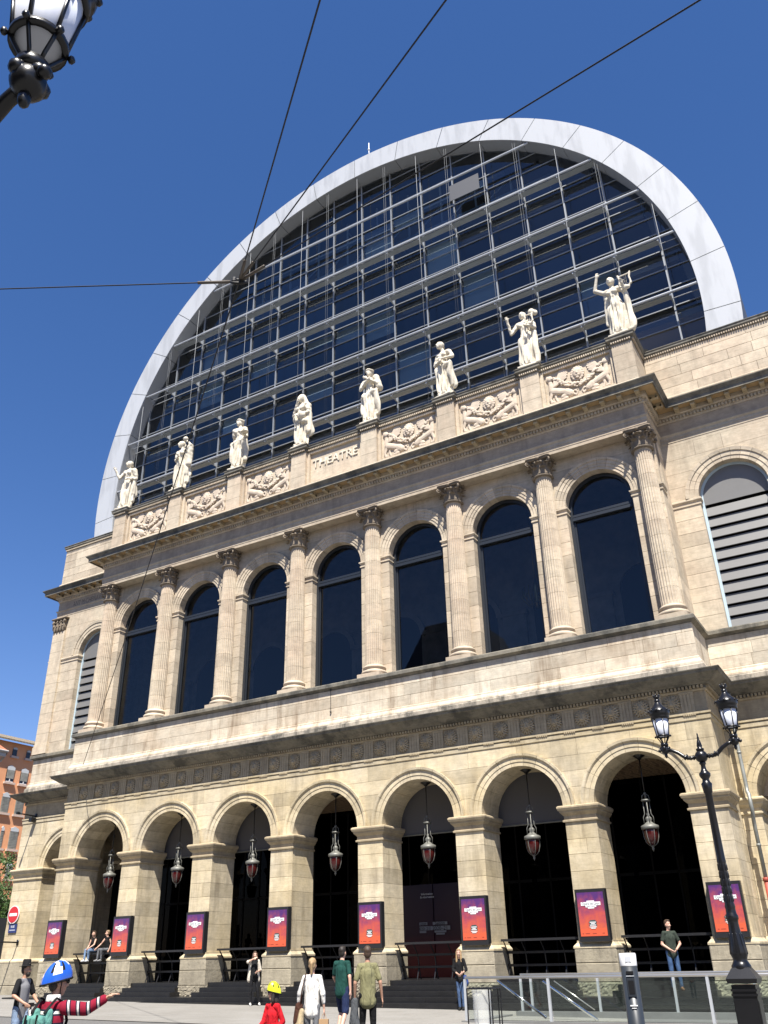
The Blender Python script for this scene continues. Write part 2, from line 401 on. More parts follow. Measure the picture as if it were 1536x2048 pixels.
# ---- arcade: piers, imposts, arches, spandrels
ZS, RI, RO = 5.70, 1.465, 1.88
AV = [(RI,0.85),(RI,-0.575),(1.60,-0.575),(1.605,-0.595),(1.76,-0.595),(1.765,-0.62),(1.80,-0.655),(RO,-0.665),(RO,-0.50),(1.84,0.85)]
rng = random.Random(3)
def rough_box(x0, x1, y0, y1, z0, z1, amp):
    b = MB(); nx, nz, ny = 26, 14, 22
    def J(p):
        n = math.sin(p[0]*37.1+p[1]*17.3+p[2]*51.7)*43758.5453; r1 = n-math.floor(n)
        n2 = math.sin(p[0]*11.7+p[1]*29.1+p[2]*19.9)*23421.63; r2 = n2-math.floor(n2)
        return r1, r2
    def grid(f, n, m):
        vs = [f(i/n, j/m) for j in range(m+1) for i in range(n+1)]
        b.add(vs, [(j*(n+1)+i, j*(n+1)+i+1, (j+1)*(n+1)+i+1, (j+1)*(n+1)+i) for j in range(m) for i in range(n)])
    def front(u, v):
        x, z = x0+(x1-x0)*u, z0+(z1-z0)*v; a, c = J((x, y0, z)); e = amp*(1.0 if 0 < v < 1 else .3)
        return (x+(a-.5)*amp*.6, y0-a*e, z+(c-.5)*amp*(.6 if 0 < v < 1 else 0))
    def side(xx, sg):
        def f(u, v):
            y, z = (y0+(y1-y0)*u if sg > 0 else y1+(y0-y1)*u), z0+(z1-z0)*v; a, c = J((xx, y, z)); e = amp*(1.0 if 0 < v < 1 else .3)
            return (xx+sg*a*e*(0 if y == y0 else 1), y, z+(c-.5)*amp*(.6 if 0 < v < 1 else 0))
        return f
    grid(front, nx, nz); grid(side(x1,1), ny, nz); grid(side(x0,-1), ny, nz)
    b.add([(x0,y0,z1),(x1,y0,z1),(x1,y1,z1),(x0,y1,z1)], [(0,1,2,3)])
    return b
def pier(cx, xl, xr, yb, yf=YF, first=False):
    """square pier on a pedestal, with its impost; the mesh itself is the mortar core"""
    core = MB().box(xl+.02, xr-.02, yf+.02, yb-.01, 0.0, 5.2).box(xl-.10, xr+.10, yf-.08, yb-.01, 0.0, 1.5)
    P_ = core.build('pier', K['mortar'], TH)
    zs = [1.72, 2.19, 2.72, 3.17, 3.70, 4.21, 4.66, 5.20]
    if rng.random() < .5: zs = [1.72, 2.30, 2.78, 3.30, 3.76, 4.26, 4.74, 5.20]
    for a, b_ in zip(zs, zs[1:]):
        if rng.random() < .28:
            xm = xl+(xr-xl)*rng.uniform(.35,.65)
            block('pier_stone', P_, xl, xm, yf, yb, a, b_, K['low']); block('pier_stone', P_, xm, xr, yf, yb, a, b_, K['low'])
        else: block('pier_stone', P_, xl, xr, yf, yb, a, b_, K['low'])
    px0, px1, py = xl-.13, xr+.13, yf-.12
    zb = 0.0
    rb = rough_box(px0, px1, py, yb-.02, 0.0, 0.62, 0.03); o = rb.build('rough_base', K['rough'], P_, fix=True)
    block('pedestal_stone', P_, px0, px1, py, yb-.02, 0.62, 1.13, K['rough'], c=.02)
    block('pedestal_stone', P_, px0, px1, py, yb-.02, 1.13, 1.53, K['rough'], c=.02)
    rect = [(px0,yb),(px0,py),(px1,py),(px1,yb)]
    MB().sweep(rect, [(-.03,1.53),(.012,1.53),(.012,1.585),(-.09,1.69),(-.09,1.70),(-.09,1.74),(-.16,1.74)]).build('pedestal_cap', K['low'], P_)
    r2 = [(xl,yb),(xl,yf),(xr,yf),(xr,yb)]
    MB().sweep(r2, [(-.05,5.19),(.0,5.19),(.055,5.20),(.06,5.25),(.015,5.27),(.015,5.39),(.03,5.40),(.11,5.485),(.12,5.49),(.12,5.535),(.155,5.55),(.185,5.62),(.185,5.665),(.14,5.70),(-.06,5.70)]).build('impost', K['frieze'], P_)
    return P_
piers = []
for k, x in enumerate(PX):
    xl, xr = x-.53, x+.53
    yb = 0.85
    if k == 0: xl = -XC
    if k == 7: xr = XC
    piers.append(pier(x, xl, xr, yb))
for k, x in enumerate(BX):
    ar = MB()                                        # mortar core that closes the joints of the ring
    for i in range(24):
        t0, t1 = PI*i/24, PI*(i+1)/24; q = [(x+r*math.cos(t), y, ZS+r*math.sin(t)) for y in (-.54,.82) for t in (t0,t1) for r in (RI+.02,RO-.06)]
        ar.add(q, [(0,1,3,2),(0,2,6,4),(4,6,7,5),(1,5,7,3)])
    holder = ar.build('arch', K['mortar'], TH)
    voussoirs(holder, x, ZS, AV, 11, K['low'])
def spandrel(parent, xa, xb, ca, cb, zc, ro, z0, z1, yf, yb, mat, name, zlev, wa=None, wb=None):
    """stones between two arch rings: ca/cb are arch axes left and right (or None for a straight end at xa/xb)"""
    def edge(c, side, z):
        h = ro*ro-(z-zc)**2
        return None if h <= 0 else (c+side*math.sqrt(h))
    for a, b_ in zip(zlev, zlev[1:]):
        a_, b2 = a+G, b_-G; L_, R_ = [], []
        for j in range(9):
            z = a_+(b2-a_)*j/8
            if ca is None: L_.append((xa+G, z))
            else:
                e = edge(ca, 1, z); L_.append(((e if e is not None else ca)+G, z))
            if cb is None: R_.append((xb-G, z))
            else:
                e = edge(cb, -1, z); R_.append(((e if e is not None else cb)-G, z))
        top = zc+ro
        if b2 > top > a_:
            if ca is not None: L_ = [q for q in L_ if q[1] < top]+[(ca+G, top+.004),(ca+G, b2)]
            if cb is not None: R_ = [q for q in R_ if q[1] < top]+[(cb-G, top+.004),(cb-G, b2)]
        mid = [xa if ca is None else ca, xb if cb is None else cb]
        wtop = R_[-1][0]-L_[-1][0]; wbot = R_[0][0]-L_[0][0]
        cuts = 1 if wbot < 1.2 else 2
        if cuts == 1:
            poly_stone(name, parent, L_[:1]+R_+L_[:0:-1], yf, yb, mat)
        else:
            xm = (L_[0][0]+R_[0][0])/2+rng.uniform(-.18,.18)
            poly_stone(name, parent, [L_[0],(xm-G,a_),(xm-G,b2)]+L_[:0:-1], yf, yb, mat)
            poly_stone(name, parent, [(xm+G,a_)]+R_+[(xm+G,b2)], yf, yb, mat)
core = MB()
for k, x in enumerate(PX):
    ca = BX[k-1] if k > 0 else None; cb = BX[k] if k < 7 else None
    poly = []
    for j in range(9):
        z = ZS+2.16*j/8
        def ed(c, s_):
            h = (RO-.03)**2-(z-ZS)**2
            return c+s_*math.sqrt(h) if h > 0 else c
        poly.append((ed(ca,1) if ca is not None else -XC+.02, ed(cb,-1) if cb is not None else XC-.02, z))
    for p, q in zip(poly, poly[1:]):
        core.add([(p[0],YF+.035,p[2]),(p[1],YF+.035,p[2]),(q[1],YF+.035,q[2]),(q[0],YF+.035,q[2])], [(0,1,2,3)])
SPW = core.build('arcade_wall', K['mortar'], TH)
for k, x in enumerate(PX):
    spandrel(SPW, -XC, XC, BX[k-1] if k > 0 else None, BX[k] if k < 7 else None, ZS, RO, ZS, 7.86, YF, YF+.25, K['low'], 'spandrel_stone', [ZS,6.28,6.80,7.30,7.86])
# returns of the front block between pier top and entablature, both sides
for sx in (-1,1):
    xa, xb = sorted((sx*XC, sx*14.12))
    RW = MB().box(xa+.02,xb-.02,.86,YW+.1,0,7.86).build('return_wall', K['mortar'], TH)
    MB().box(xa,xb,YF+.26,YW,5.7,7.86).build('return_stone', K['low'], RW)
    for z0, z1 in zip((.0,.66,1.2,1.72,2.24,2.75,3.26,3.77,4.28,4.77,5.24),(.66,1.2,1.72,2.24,2.75,3.26,3.77,4.28,4.77,5.24,5.7)): MB().box(xa,xb,.855,YW,z0+G,z1-G).build('return_stone', K['low'], RW)
    xa, xb = sorted((sx*14.42, sx*13.7))
    for z0, z1 in zip([11.36+.545*j for j in range(14)],[11.36+.545*(j+1) for j in range(14)]): MB().box(xa+.001,xb-.001,.80,YW+.05,z0+G,z1-G).build('return_stone', K['up'], RW)


# ---- lower entablature
MB().sweep(LOWPATH, [(-.2,7.86),(.0,7.862),(.03,7.89),(.03,8.02),(.0,8.03),(.0,8.045),(.035,8.05),(.06,8.06),(.06,8.125),(-.1,8.125)]).build('architrave', K['low'], TH)
MB().sweep(LOWPATH, [(-.12,8.12),(-.012,8.122),(-.012,8.80),(-.2,8.80)]).build('frieze', K['frieze'], TH)
MB().sweep(LOWPATH, [(-.1,8.78),(.03,8.782),(.05,8.82),(.05,8.85),(-.05,8.85)]).build('bed_moulding', K['frieze'], TH)
ent = MB()
for a, b_, y, p in [((-XE,YW),(-XC,YW),0,0)]: pass
def dentil_run(mb, path, off, d, z0, z1, pitch, w):
    P = [Vector(p) for p in path]
    for i in range(len(P)-1):
        v = P[i+1]-P[i]; Ln = v.length; d_ = v/Ln; nrm = Vector((d_.y,-d_.x))
        n = int((Ln+2*off*0)/pitch)
        for k in range(n+1):
            c = P[i]+d_*(k+.5)*Ln/(n+1)+nrm*(off+d/2)
            mb.obox((c.x,c.y,(z0+z1)/2), (d_.x*w/2,d_.y*w/2,0), (nrm.x*d/2,nrm.y*d/2,0), (0,0,(z1-z0)/2))
dn = MB(); FRONTLOW = [(-19.9,YW),(-XC,YW),(-XC,YF),(XC,YF),(XC,YW),(19.9,YW)]
dentil_run(dn, FRONTLOW, .05, .09, 8.86, 8.945, .118, .066)
tag(dn.build('dentil_course', K['frieze'], TH), kind='stuff')
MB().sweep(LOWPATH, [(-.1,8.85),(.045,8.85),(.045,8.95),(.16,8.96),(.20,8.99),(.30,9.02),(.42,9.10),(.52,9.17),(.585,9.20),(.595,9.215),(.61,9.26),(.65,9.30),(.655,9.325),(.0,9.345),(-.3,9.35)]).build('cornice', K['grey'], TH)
# triglyphs on the axes, lion masks between
tg = MB()
for s_ in (-.165,-.055,.055,.165): tg.box(s_-.04, s_+.04, -.05, 0, 0, .60)
tg.box(-.215,.215,-.035,0,0,.60); tg.box(-.225,.225,-.06,0,.60,.655)
for q in range(6): tg.box(-.19+q*.068,-.145+q*.068,-.075,.01,-.105,-.06)
tg.box(-.21,.21,-.075,.0,-.065,-.052)
tgm = tg.mesh('triglyph'); tgm.materials.append(K['frieze'])
for x in range(-14, 15): obj('triglyph', tgm, None, TH, (x, YF+.01, 8.125))
ln = MB()
for k in range(18):
    a = 2*PI*k/18; ln.capsule((.17*math.cos(a),-.02,.02+.18*math.sin(a)), (.235*math.cos(a),-.01,.02+.245*math.sin(a)), .042, .022, 6, 2)
for k in range(12):
    a = 2*PI*k/12+.2; ln.capsule((.11*math.cos(a),-.05,.03+.12*math.sin(a)), (.175*math.cos(a),-.03,.03+.19*math.sin(a)), .035, .025, 6, 2)
ln.ball((0,-.04,.03),(.125,.085,.15),10,8); ln.ball((0,-.115,-.035),(.06,.06,.05),8,6); ln.ball((-.055,-.10,.085),(.045,.03,.022),6,4); ln.ball((.055,-.10,.085),(.045,.03,.022),6,4)
ln.ball((0,-.14,.0),(.03,.04,.028),6,4); ln.capsule((-.045,-.10,-.105),(.045,-.10,-.105),.022,.022,6,2)
ln.ball((-.03,-.12,-.06),(.035,.04,.028),6,4); ln.ball((.03,-.12,-.06),(.035,.04,.028),6,4)
ln.v = [(x*1.12, y*1.05, z*1.12) for x, y, z in ln.v]
lnm = ln.mesh('lion_mask', True); lnm.materials.append(K['frieze'])
for x in range(-14, 14): obj('lion_mask', lnm, None, TH, (x+.5, YF+.0, 8.45))

# ---- dado between the storeys
DP = [(-XE,9.0),(-XE,YW),(-XC,YW),(-XC,-.55),(XC,-.55),(XC,YW),(XE,YW),(XE,9.0)]
MB().sweep(DP, [(-.3,9.33),(.16,9.34),(.16,9.60),(.12,9.64),(.12,9.66),(-.2,9.66)]).build('blocking_course', stone_mat('soot_stained_course', (0.50,0.44,0.35), (0.36,0.32,0.27), (0.05,0.05,0.045), 0.8, 0.9, rnd=0.02, soot=0.8), TH)
MB().sweep(DP, [(-.2,9.66),(.10,9.665),(.10,9.72),(.07,9.80),(.05,9.83),(.05,9.90),(.0,9.93),(-.2,9.93)]).build('base_moulding', K['dado'], TH)
DW = MB().sweep(DP, [(-.10,9.92),(-.02,9.93),(-.02,11.08),(-.2,11.08)]).build('dado_wall', K['mortar'], TH)
def course(parent, name, x0, x1, yf, depth, z0, z1, lens, mat, r):
    x = x0
    while x < x1-1e-6:
        w = r.choice(lens)*r.uniform(.9,1.1); xn = x+w
        if xn > x1-.35: xn = x1
        block(name, parent, x, xn, yf, yf+depth, z0, z1, mat); x = xn
r5 = random.Random(5)
for z0, z1 in ((9.93,10.34),(10.34,10.78),(10.78,11.08)):
    course(DW, 'dado_stone', -XC, XC, -.55, .25, z0, z1, (1.1,1.5,1.9,2.3), K['dado'], r5)
    for sx in (-1, 1):
        xa, xb = (-XE,-XC) if sx < 0 else (XC,XE)
        course(DW, 'dado_stone', xa, xb, YW, .2, z0, z1, (1.1,1.4,1.8), K['dado'], r5)
for sx in (-1,1): MB().box(sx*XC-.02 if sx<0 else XC-.2, sx*XC+.2 if sx<0 else XC+.02-.02, -.30, YW, 9.93, 11.08).build('dado_return', K['dado'], TH)
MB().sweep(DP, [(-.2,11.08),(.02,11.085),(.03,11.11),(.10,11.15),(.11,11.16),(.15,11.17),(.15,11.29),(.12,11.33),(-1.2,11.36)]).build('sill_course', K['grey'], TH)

# ---- upper storey: columns, window wall
COLR0, COLR1, ZB, ZT = 0.375, 0.325, 11.90, 18.20
def col_radius(z):
    t = (z-ZB)/(ZT-ZB); return COLR0+(COLR1-COLR0)*(max(0,t-.25)/.75)**1.4
def drum_mesh(z0, z1, nfl=22):
    b = MB(); per = 6; n = nfl*per; rows = 4; vs = []
    for j in range(rows+1):
        z = z0+.004+(z1-z0-.008)*j/rows; R_ = col_radius(z)
        for k in range(n):
            f = k % per; a = 2*PI*k/n; dep = (0, 0.0, .55, 1.0, .55, 0.0)[f]*.034
            if z1 >= ZT-1e-6 and j == rows: dep *= .15
            if z0 <= ZB+1e-6 and j == 0: dep *= .15
            vs.append(((R_-dep)*math.cos(a), (R_-dep)*math.sin(a), z))
    b.add(vs, [(j*n+k, j*n+(k+1)%n, (j+1)*n+(k+1)%n, (j+1)*n+k) for j in range(rows) for k in range(n)])
    b.f += [tuple(range(n-1,-1,-1)), tuple(rows*n+k for k in range(n))]; b.mi += [0,0]
    me = b.mesh('drum'); me.materials.append(K['col']); return me
dz = [ZB, 12.55, 13.25, 13.85, 14.55, 15.15, 15.85, 16.50, 17.10, 17.70, ZT]
drums = [drum_mesh(a, b_) for a, b_ in zip(dz, dz[1:])]
def leaf(mb, a, r0, z0, h, w, curl, th=.02):
    """acanthus leaf standing against the bell at angle a, tip curling outward"""
    n = 7; pts = []
    for i in range(n+1):
        t = i/n
        r = r0+.02+.05*t*t+(curl*max(0,(t-.6)/.4)**1.5); z = z0+h*(math.sin(min(t,.86)/.86*PI/2) if t < .86 else 1-.9*(t-.86))
        ww = w*(1.0-.15*t+.15*math.sin(t*PI*3)) if t < .85 else w*.62
        pts.append((r, z, ww))
    ca, sa = math.cos(a), math.sin(a); vs = []
    for r, z, ww in pts:
        for s_, dr in ((-1,-.012),(-.45,.016),(0,.03),(.45,.016),(1,-.012)):
            vs.append(((r+dr)*ca-s_*ww/2*sa, (r+dr)*sa+s_*ww/2*ca, z))
    fs = [(i*5+k, i*5+k+1, (i+1)*5+k+1, (i+1)*5+k) for i in range(n) for k in range(4)]
    mb.add(vs, fs)
def capital_mesh(pil=False):
    b = MB(); r = COLR1
    b.lathe([(r+.03,0),(r+.055,.02),(r+.055,.05),(r+.01,.075),(r-.03,.10),(r-.04,.35),(r-.02,.55),(r+.06,.72)], 24)
    for k in range(8): leaf(b, 2*PI*k/8+PI/8, r-.03, .09, .30, .25, .12)
    for k in range(8): leaf(b, 2*PI*k/8, r-.03, .12, .50, .24, .15)
    for k in range(4):                                            # corner volutes and helices
        a = PI/4+k*PI/2; ca, sa = math.cos(a), math.sin(a)
        pts, rr = [], []
        for i in range(22):
            t = i/21
            if t < .45: q = t/.45; R_ = r-.02+q*.22; z = .42+q*.26
            else:
                q = (t-.45)/.55; th = PI*.65-q*PI*2.6; rad = .10*(1-.65*q); R_ = r+.20+rad*math.cos(th)+.02; z = .60+rad*math.sin(th)
            pts.append((R_*ca, R_*sa, z)); rr.append(.034-.012*t)
        b.tube(pts, rr, 6)
        a2 = k*PI/2; b.ball(((r+.10)*math.cos(a2),(r+.10)*math.sin(a2),.77), .07, 8, 6)
        for s_ in (-1,1):
            a3 = a2+s_*.28; b.ball(((r+.05)*math.cos(a3),(r+.05)*math.sin(a3),.62), .055, 8, 6)
    # abacus with hollow sides
    ab = []
    for k in range(4):
        c0 = PI/4+k*PI/2
        ab += [(.60,c0-.09),(.60,c0+.09),(.50,c0+.30),(.43,c0+.58),(.405,c0+PI/4),(.43,c0+PI/2-.58),(.50,c0+PI/2-.30)]
    for (z0, z1, s_) in ((.735,.785,.95),(.785,.85,1.0)):
        m = len(ab); vs = [(q*s_*math.cos(t), q*s_*math.sin(t), z) for z in (z0,z1) for q, t in ab]
        b.add(vs, [(i,(i+1)%m,m+(i+1)%m,m+i) for i in range(m)]+[tuple(range(m-1,-1,-1)), tuple(range(m,2*m))])
    me = b.mesh('capital'); me.materials.append(K['cap'])
    for p in me.polygons: p.use_smooth = True
    return me
CAPM = capital_mesh()
basem = MB().box(-.52,.52,-.52,.52,11.35,11.52); basem.lathe([(.50,0),(.53,.03),(.545,.08),(.52,.135),(.46,.15),(.43,.18),(.425,.22),(.45,.245),(.475,.27),(.475,.31),(.44,.345),(.40,.355),(.385,.39)], 40, (0,0,11.52))
bm_ = basem.mesh('column', True); bm_.materials.append(K['col'])
for p in bm_.polygons: p.use_smooth = len(p.vertices) == 4 and p.index > 6
COLY = -.02
for x in PX:
    c_ = obj('column', bm_, None, TH, (x, COLY, 0))
    for me in drums: obj('drum', me, None, c_, (0,0,0), (0,0,rng.choice(range(22))*2*PI/22))
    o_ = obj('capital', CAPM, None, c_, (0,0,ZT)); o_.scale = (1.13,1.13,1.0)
YU, WR, ZU, WRO = 0.16, 1.29, 16.80, 1.76           # window wall plane, window half width, spring
UW = MB()
for k, x in enumerate(PX):
    xl = x-.71 if k > 0 else -14.42; xr = x+.71 if k < 7 else 14.42
    UW.box(xl+.015, xr-.015, YU+.03, YU+.6, 11.36, 16.6)
for k, x in enumerate(PX):
    ca = BX[k-1] if k > 0 else None; cb = BX[k] if k < 7 else None; pr = []
    for j in range(9):
        z = 16.6+2.4*j/8
        def ed(c, s_):
            h = (WRO-.03)**2-(max(z,ZU)-ZU)**2
            return c+s_*math.sqrt(h) if h > 0 else c
        pr.append((ed(ca,1) if ca is not None else -14.40, ed(cb,-1) if cb is not None else 14.40, z))
    for p, q in zip(pr, pr[1:]): UW.add([(p[0],YU+.035,p[2]),(p[1],YU+.035,p[2]),(q[1],YU+.035,q[2]),(q[0],YU+.035,q[2])], [(0,1,2,3)])
UWO = UW.build('window_wall', K['mortar'], TH)
r8 = random.Random(8)
for k, x in enumerate(PX):
    xl = x-.71 if k > 0 else -14.42; xr = x+.71 if k < 7 else 14.42
    zs = [11.36]; n = 9
    for j in range(n): zs.append(11.36+(16.55-11.36)*(j+1)/n+(r8.uniform(-.06,.06) if j < n-1 else 0))
    for a, b_ in zip(zs, zs[1:]): block('jamb_stone', UWO, xl, xr, YU, YU+.62, a, b_, K['up'])
    rect = [(xl,YU+.6),(xl,YU),(xr,YU),(xr,YU+.6)]
    MB().sweep(rect, [(-.03,16.54),(.0,16.54),(.035,16.55),(.035,16.60),(.015,16.61),(.015,16.68),(.05,16.71),(.075,16.74),(.075,16.79),(.05,16.80),(-.1,16.81)]).build('impost', K['up'], UWO)
    spandrel(UWO, -14.42, 14.42, BX[k-1] if k > 0 else None, BX[k] if k < 7 else None, ZU, WRO, ZU, 19.0, YU, YU+.25, K['up'], 'spandrel_stone', [ZU,17.40,17.95,18.47,19.0])
UAV = [(WR,.78),(WR,YU-.02),(1.40,YU-.02),(1.405,YU-.045),(1.52,YU-.045),(1.525,YU-.07),(1.66,YU-.07),(1.67,YU-.10),(WRO,YU-.12),(WRO,YU+.03),(1.70,.78)]
def window(x, ytop, r, zc, z0, yfr, kind, parent):
    """arched window: the mesh is the frame; panes or slats are its pieces"""
    fw = .13; fr = MB()
    o_ = arc(x, zc, r-.003, 0, PI, 28); i_ = arc(x, zc, r-fw, 0, PI, 28)
    for a in range(28):
        vs = [(o_[a][0],yfr,o_[a][1]),(o_[a+1][0],yfr,o_[a+1][1]),(i_[a+1][0],yfr,i_[a+1][1]),(i_[a][0],yfr,i_[a][1])]
        vs += [(p[0],yfr+.12,p[2]) for p in vs]; fr.add(vs, [(0,3,2,1),(3,7,6,2),(4,5,6,7)])
    for s_ in (-1,1):
        fr.box(min(x+s_*(r-.003),x+s_*(r-fw)), max(x+s_*(r-.003),x+s_*(r-fw)), yfr, yfr+.12, z0, zc)
    return fr
for x in BX:
    z0 = 11.37; fr = window(x, 0, WR, ZU, z0, .50, 0, TH)
    fr.box(x-WR+.13, x+WR-.13, .44, .62, 16.30, 16.43).box(x-WR+.13, x+WR-.13, .46, .62, 16.46, 16.56).box(x-WR+.13,x+WR-.13,.5,.62,z0,z0+.12)
    fr.box(x-WR+.13, x-WR+.20, .55,.62,z0+.12,16.3).box(x+WR-.20, x+WR-.13,.55,.62,z0+.12,16.3)
    W_ = fr.build('foyer_window', K['frame'], TH)
    voussoirs(W_, x, ZU, UAV, 13, K['up'], 'window_voussoir')
    MB().add([(x-WR+.15,.60,z0+.1),(x+WR-.15,.60,z0+.1),(x+WR-.15,.60,16.32),(x-WR+.15,.60,16.32)], [(0,1,2,3)]).build('pane', K['glass'], W_)
    pl = [(x-WR+.12,16.5),(x+WR-.12,16.5)]+arc(x, ZU, WR-.12, 0, PI, 20)
    MB().add([(p[0],.60,p[1]) for p in pl], [tuple(range(len(pl)))]).build('pane', K['glass'], W_)
# foyer interior seen dimly through the panes
room = MB(); room.box(-14.2,14.2,6.0,6.2,11.3,19.2); room.box(-14.2,14.2,.9,6.0,19.1,19.25); room.box(-14.2,14.2,.9,6.0,11.2,11.3)
for x in BX:
    o_ = arc(x, 15.2, 1.35, 0, PI, 20); i_ = arc(x, 15.2, 1.1, 0, PI, 20)
    for a in range(20):
        vs = [(o_[a][0],5.85,o_[a][1]),(o_[a+1][0],5.85,o_[a+1][1]),(i_[a+1][0],5.85,i_[a+1][1]),(i_[a][0],5.85,i_[a][1])]
        vs += [(p[0],6.0,p[2]) for p in vs]; room.add(vs, [(0,3,2,1),(3,7,6,2),(0,1,5,4)])
for x in PX: room.box(x-.55,x+.55,5.75,6.0,11.3,15.1); room.box(x-.65,x+.65,5.7,6.0,15.1,15.3)
room.build('foyer_room', plain('foyer_plaster', (0.40,0.36,0.30), 0.8, var=0.4, vscale=1.2), TH)
for x in (-8,0,8):
    ch = MB().tube([(x,3.4,19.1),(x,3.4,15.6)], .03, 6)
    for q in range(14):
        a = 2*PI*q/14; ch.tube([(x,3.4,14.6),(x+.35*math.cos(a),3.4+.35*math.sin(a),14.4),(x+.62*math.cos(a),3.4+.62*math.sin(a),14.75),(x+.55*math.cos(a),3.4+.55*math.sin(a),15.15)], .022, 5)
    ch.lathe([(.04,15.6),(.16,15.1),(.06,14.9),(.2,14.5),(.03,14.2)], 12, (x,3.4,0)); ch.build('chandelier', plain('gilt', (0.5,0.36,0.14), .3, metal=.8), TH, True)
nich = MB()
for x in BX:
    pl = [(x-1.1,11.4),(x+1.1,11.4)]+arc(x, 15.2, 1.1, 0, PI, 20); nich.add([(p[0],5.98,p[1]) for p in pl], [tuple(range(len(pl)))])
nich.build('foyer_doorway', K['dark'], TH)

# ---- upper entablature
UPATH = [(-XE,9.0),(-XE,YW),(-14.42,YW),(-14.42,-.42),(14.42,-.42),(14.42,YW),(XE,YW),(XE,9.0)]
MB().sweep(UPATH, [(-.62,19.0),(.0,19.0),(.0,19.14),(.015,19.145),(.015,19.28),(.03,19.285),(.03,19.42),(.05,19.44),(.085,19.49),(.085,19.52),(-.1,19.52)]).build('architrave', K['up'], TH)
MB().sweep(UPATH, [(-.1,19.50),(.005,19.505),(.005,20.06),(-.2,20.06)]).build('frieze', stone_mat('upper_frieze_stone', (0.46,0.37,0.27), (0.40,0.32,0.24), (0.14,0.12,0.10), 0.4, 0.5, rnd=0.03), TH)
MB().sweep(UPATH, [(-.1,20.04),(.03,20.05),(.06,20.09),(.06,20.10),(.06,20.25),(.15,20.26),(.18,20.30),(.18,20.47),(-.2,20.47)]).build('bed_moulding', K['up'], TH)
dn = MB(); UP2 = [(-19.9,YW),(-14.42,YW),(-14.42,-.42),(14.42,-.42),(14.42,YW),(19.9,YW)]
dentil_run(dn, UP2, .06, .085, 20.115, 20.235, .135, .08)
tag(dn.build('dentil_course', K['up'], TH), kind='stuff')
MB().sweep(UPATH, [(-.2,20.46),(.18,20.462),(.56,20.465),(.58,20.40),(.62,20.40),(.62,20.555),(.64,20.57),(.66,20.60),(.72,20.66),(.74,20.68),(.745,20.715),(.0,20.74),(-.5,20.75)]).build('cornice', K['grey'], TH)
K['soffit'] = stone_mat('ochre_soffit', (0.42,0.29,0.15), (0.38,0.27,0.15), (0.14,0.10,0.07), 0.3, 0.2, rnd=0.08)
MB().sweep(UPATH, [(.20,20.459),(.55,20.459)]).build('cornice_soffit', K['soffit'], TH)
md = MB(); md.box(-.10,.10,-.35,.0,0,.055); md.box(-.085,.085,-.33,0,-.10,0)
md.tube([(-.085,-.30,-.06),(.085,-.30,-.06)], .05, 8); md.tube([(-.085,-.06,-.07),(.085,-.06,-.07)], .065, 8)
mdm = md.mesh('modillion'); mdm.materials.append(K['frieze'])
nm = 43
for k in range(nm): obj('modillion', mdm, None, TH, (-14.35+28.7*k/(nm-1), -.42-.18, 20.405))
for sx in (-1,1):
    for k in range(2): obj('modillion', mdm, None, TH, (sx*(14.42+.18), -.05+k*.68, 20.405), (0,0,-sx*PI/2*-1))
    for k in range(8): obj('modillion', mdm, None, TH, (sx*(15.35+k*.64), YW-.18, 20.405))

# ---- attic: pedestals, relief panels, parapet
AP = [(-14.42,1.85),(-14.42,-.22),(14.42,-.22),(14.42,1.85)]
MB().sweep(AP, [(-.3,20.72),(.14,20.72),(.14,20.98),(.10,21.02),(.10,21.28),(.06,21.33),(.0,21.40),(-.3,21.40)]).build('attic_base', K['up'], TH)
AT = MB().box(-14.0,14.0,.06,1.85,20.8,23.45).build('attic_wall', K['up'], TH)
for k, x in enumerate(PX):
    yb = 1.85 if k in (0,7) else .3
    pd = MB().box(x-.42,x+.42,-.22,yb,21.39,23.42).build('statue_pedestal', K['up'], TH)
    for z in (21.98,22.72): MB().box(x-.424,x+.424,-.224,min(yb,.28),z,z+.014).build('joint', K['mortar'], pd)
    MB().sweep([(x-.42,yb+.02),(x-.42,-.22),(x+.42,-.22),(x+.42,yb+.02)], [(-.1,23.26),(.0,23.26),(.03,23.28),(.03,23.30),(.03,23.40),(.10,23.44),(.14,23.47),(.14,23.56),(.17,23.60),(.17,23.64),(-.1,23.67),(-.42,23.675)]).build('pedestal_cap', K['grey'], pd)
    d2_ = MB(); dentil_run(d2_, [(x-.42,-.22),(x+.42,-.22)], .03, .06, 23.31, 23.39, .095, .055)
    if k == 7: dentil_run(d2_, [(x+.42,-.22),(x+.42,1.85)], .03, .06, 23.31, 23.39, .095, .055)
    tag(d2_.build('dentil_course', K['up'], pd), kind='stuff')
for k, x in enumerate(BX):
    fr = MB(); fr.box(x-1.58,x-1.44,-.06,.1,21.39,23.28).box(x+1.44,x+1.58,-.06,.1,21.39,23.28).box(x-1.44,x+1.44,-.06,.1,21.39,21.58).box(x-1.44,x+1.44,-.06,.1,23.16,23.28)
    pn = fr.build('attic_panel', K['up'], TH)
    MB().sweep([(x-1.58,-.06),(x+1.58,-.06)], [(-.2,23.26),(.02,23.27),(.02,23.40),(.07,23.43),(.10,23.46),(.10,23.54),(.13,23.58),(.13,23.61),(-1.8,23.64)]).build('parapet_cap', K['grey'], pn)
    d2_ = MB(); dentil_run(d2_, [(x-1.58,-.06),(x+1.58,-.06)], .02, .06, 23.31, 23.39, .095, .055)
    tag(d2_.build('dentil_course', K['up'], pn), kind='stuff')
    if k == 3: text('lettering', 'THEATRE', .62, K['marble'], pn, (x-.03, .045, 22.36), depth=.03, width=2.55)
    PANELS = globals().setdefault('PANELS', []); PANELS.append(pn)
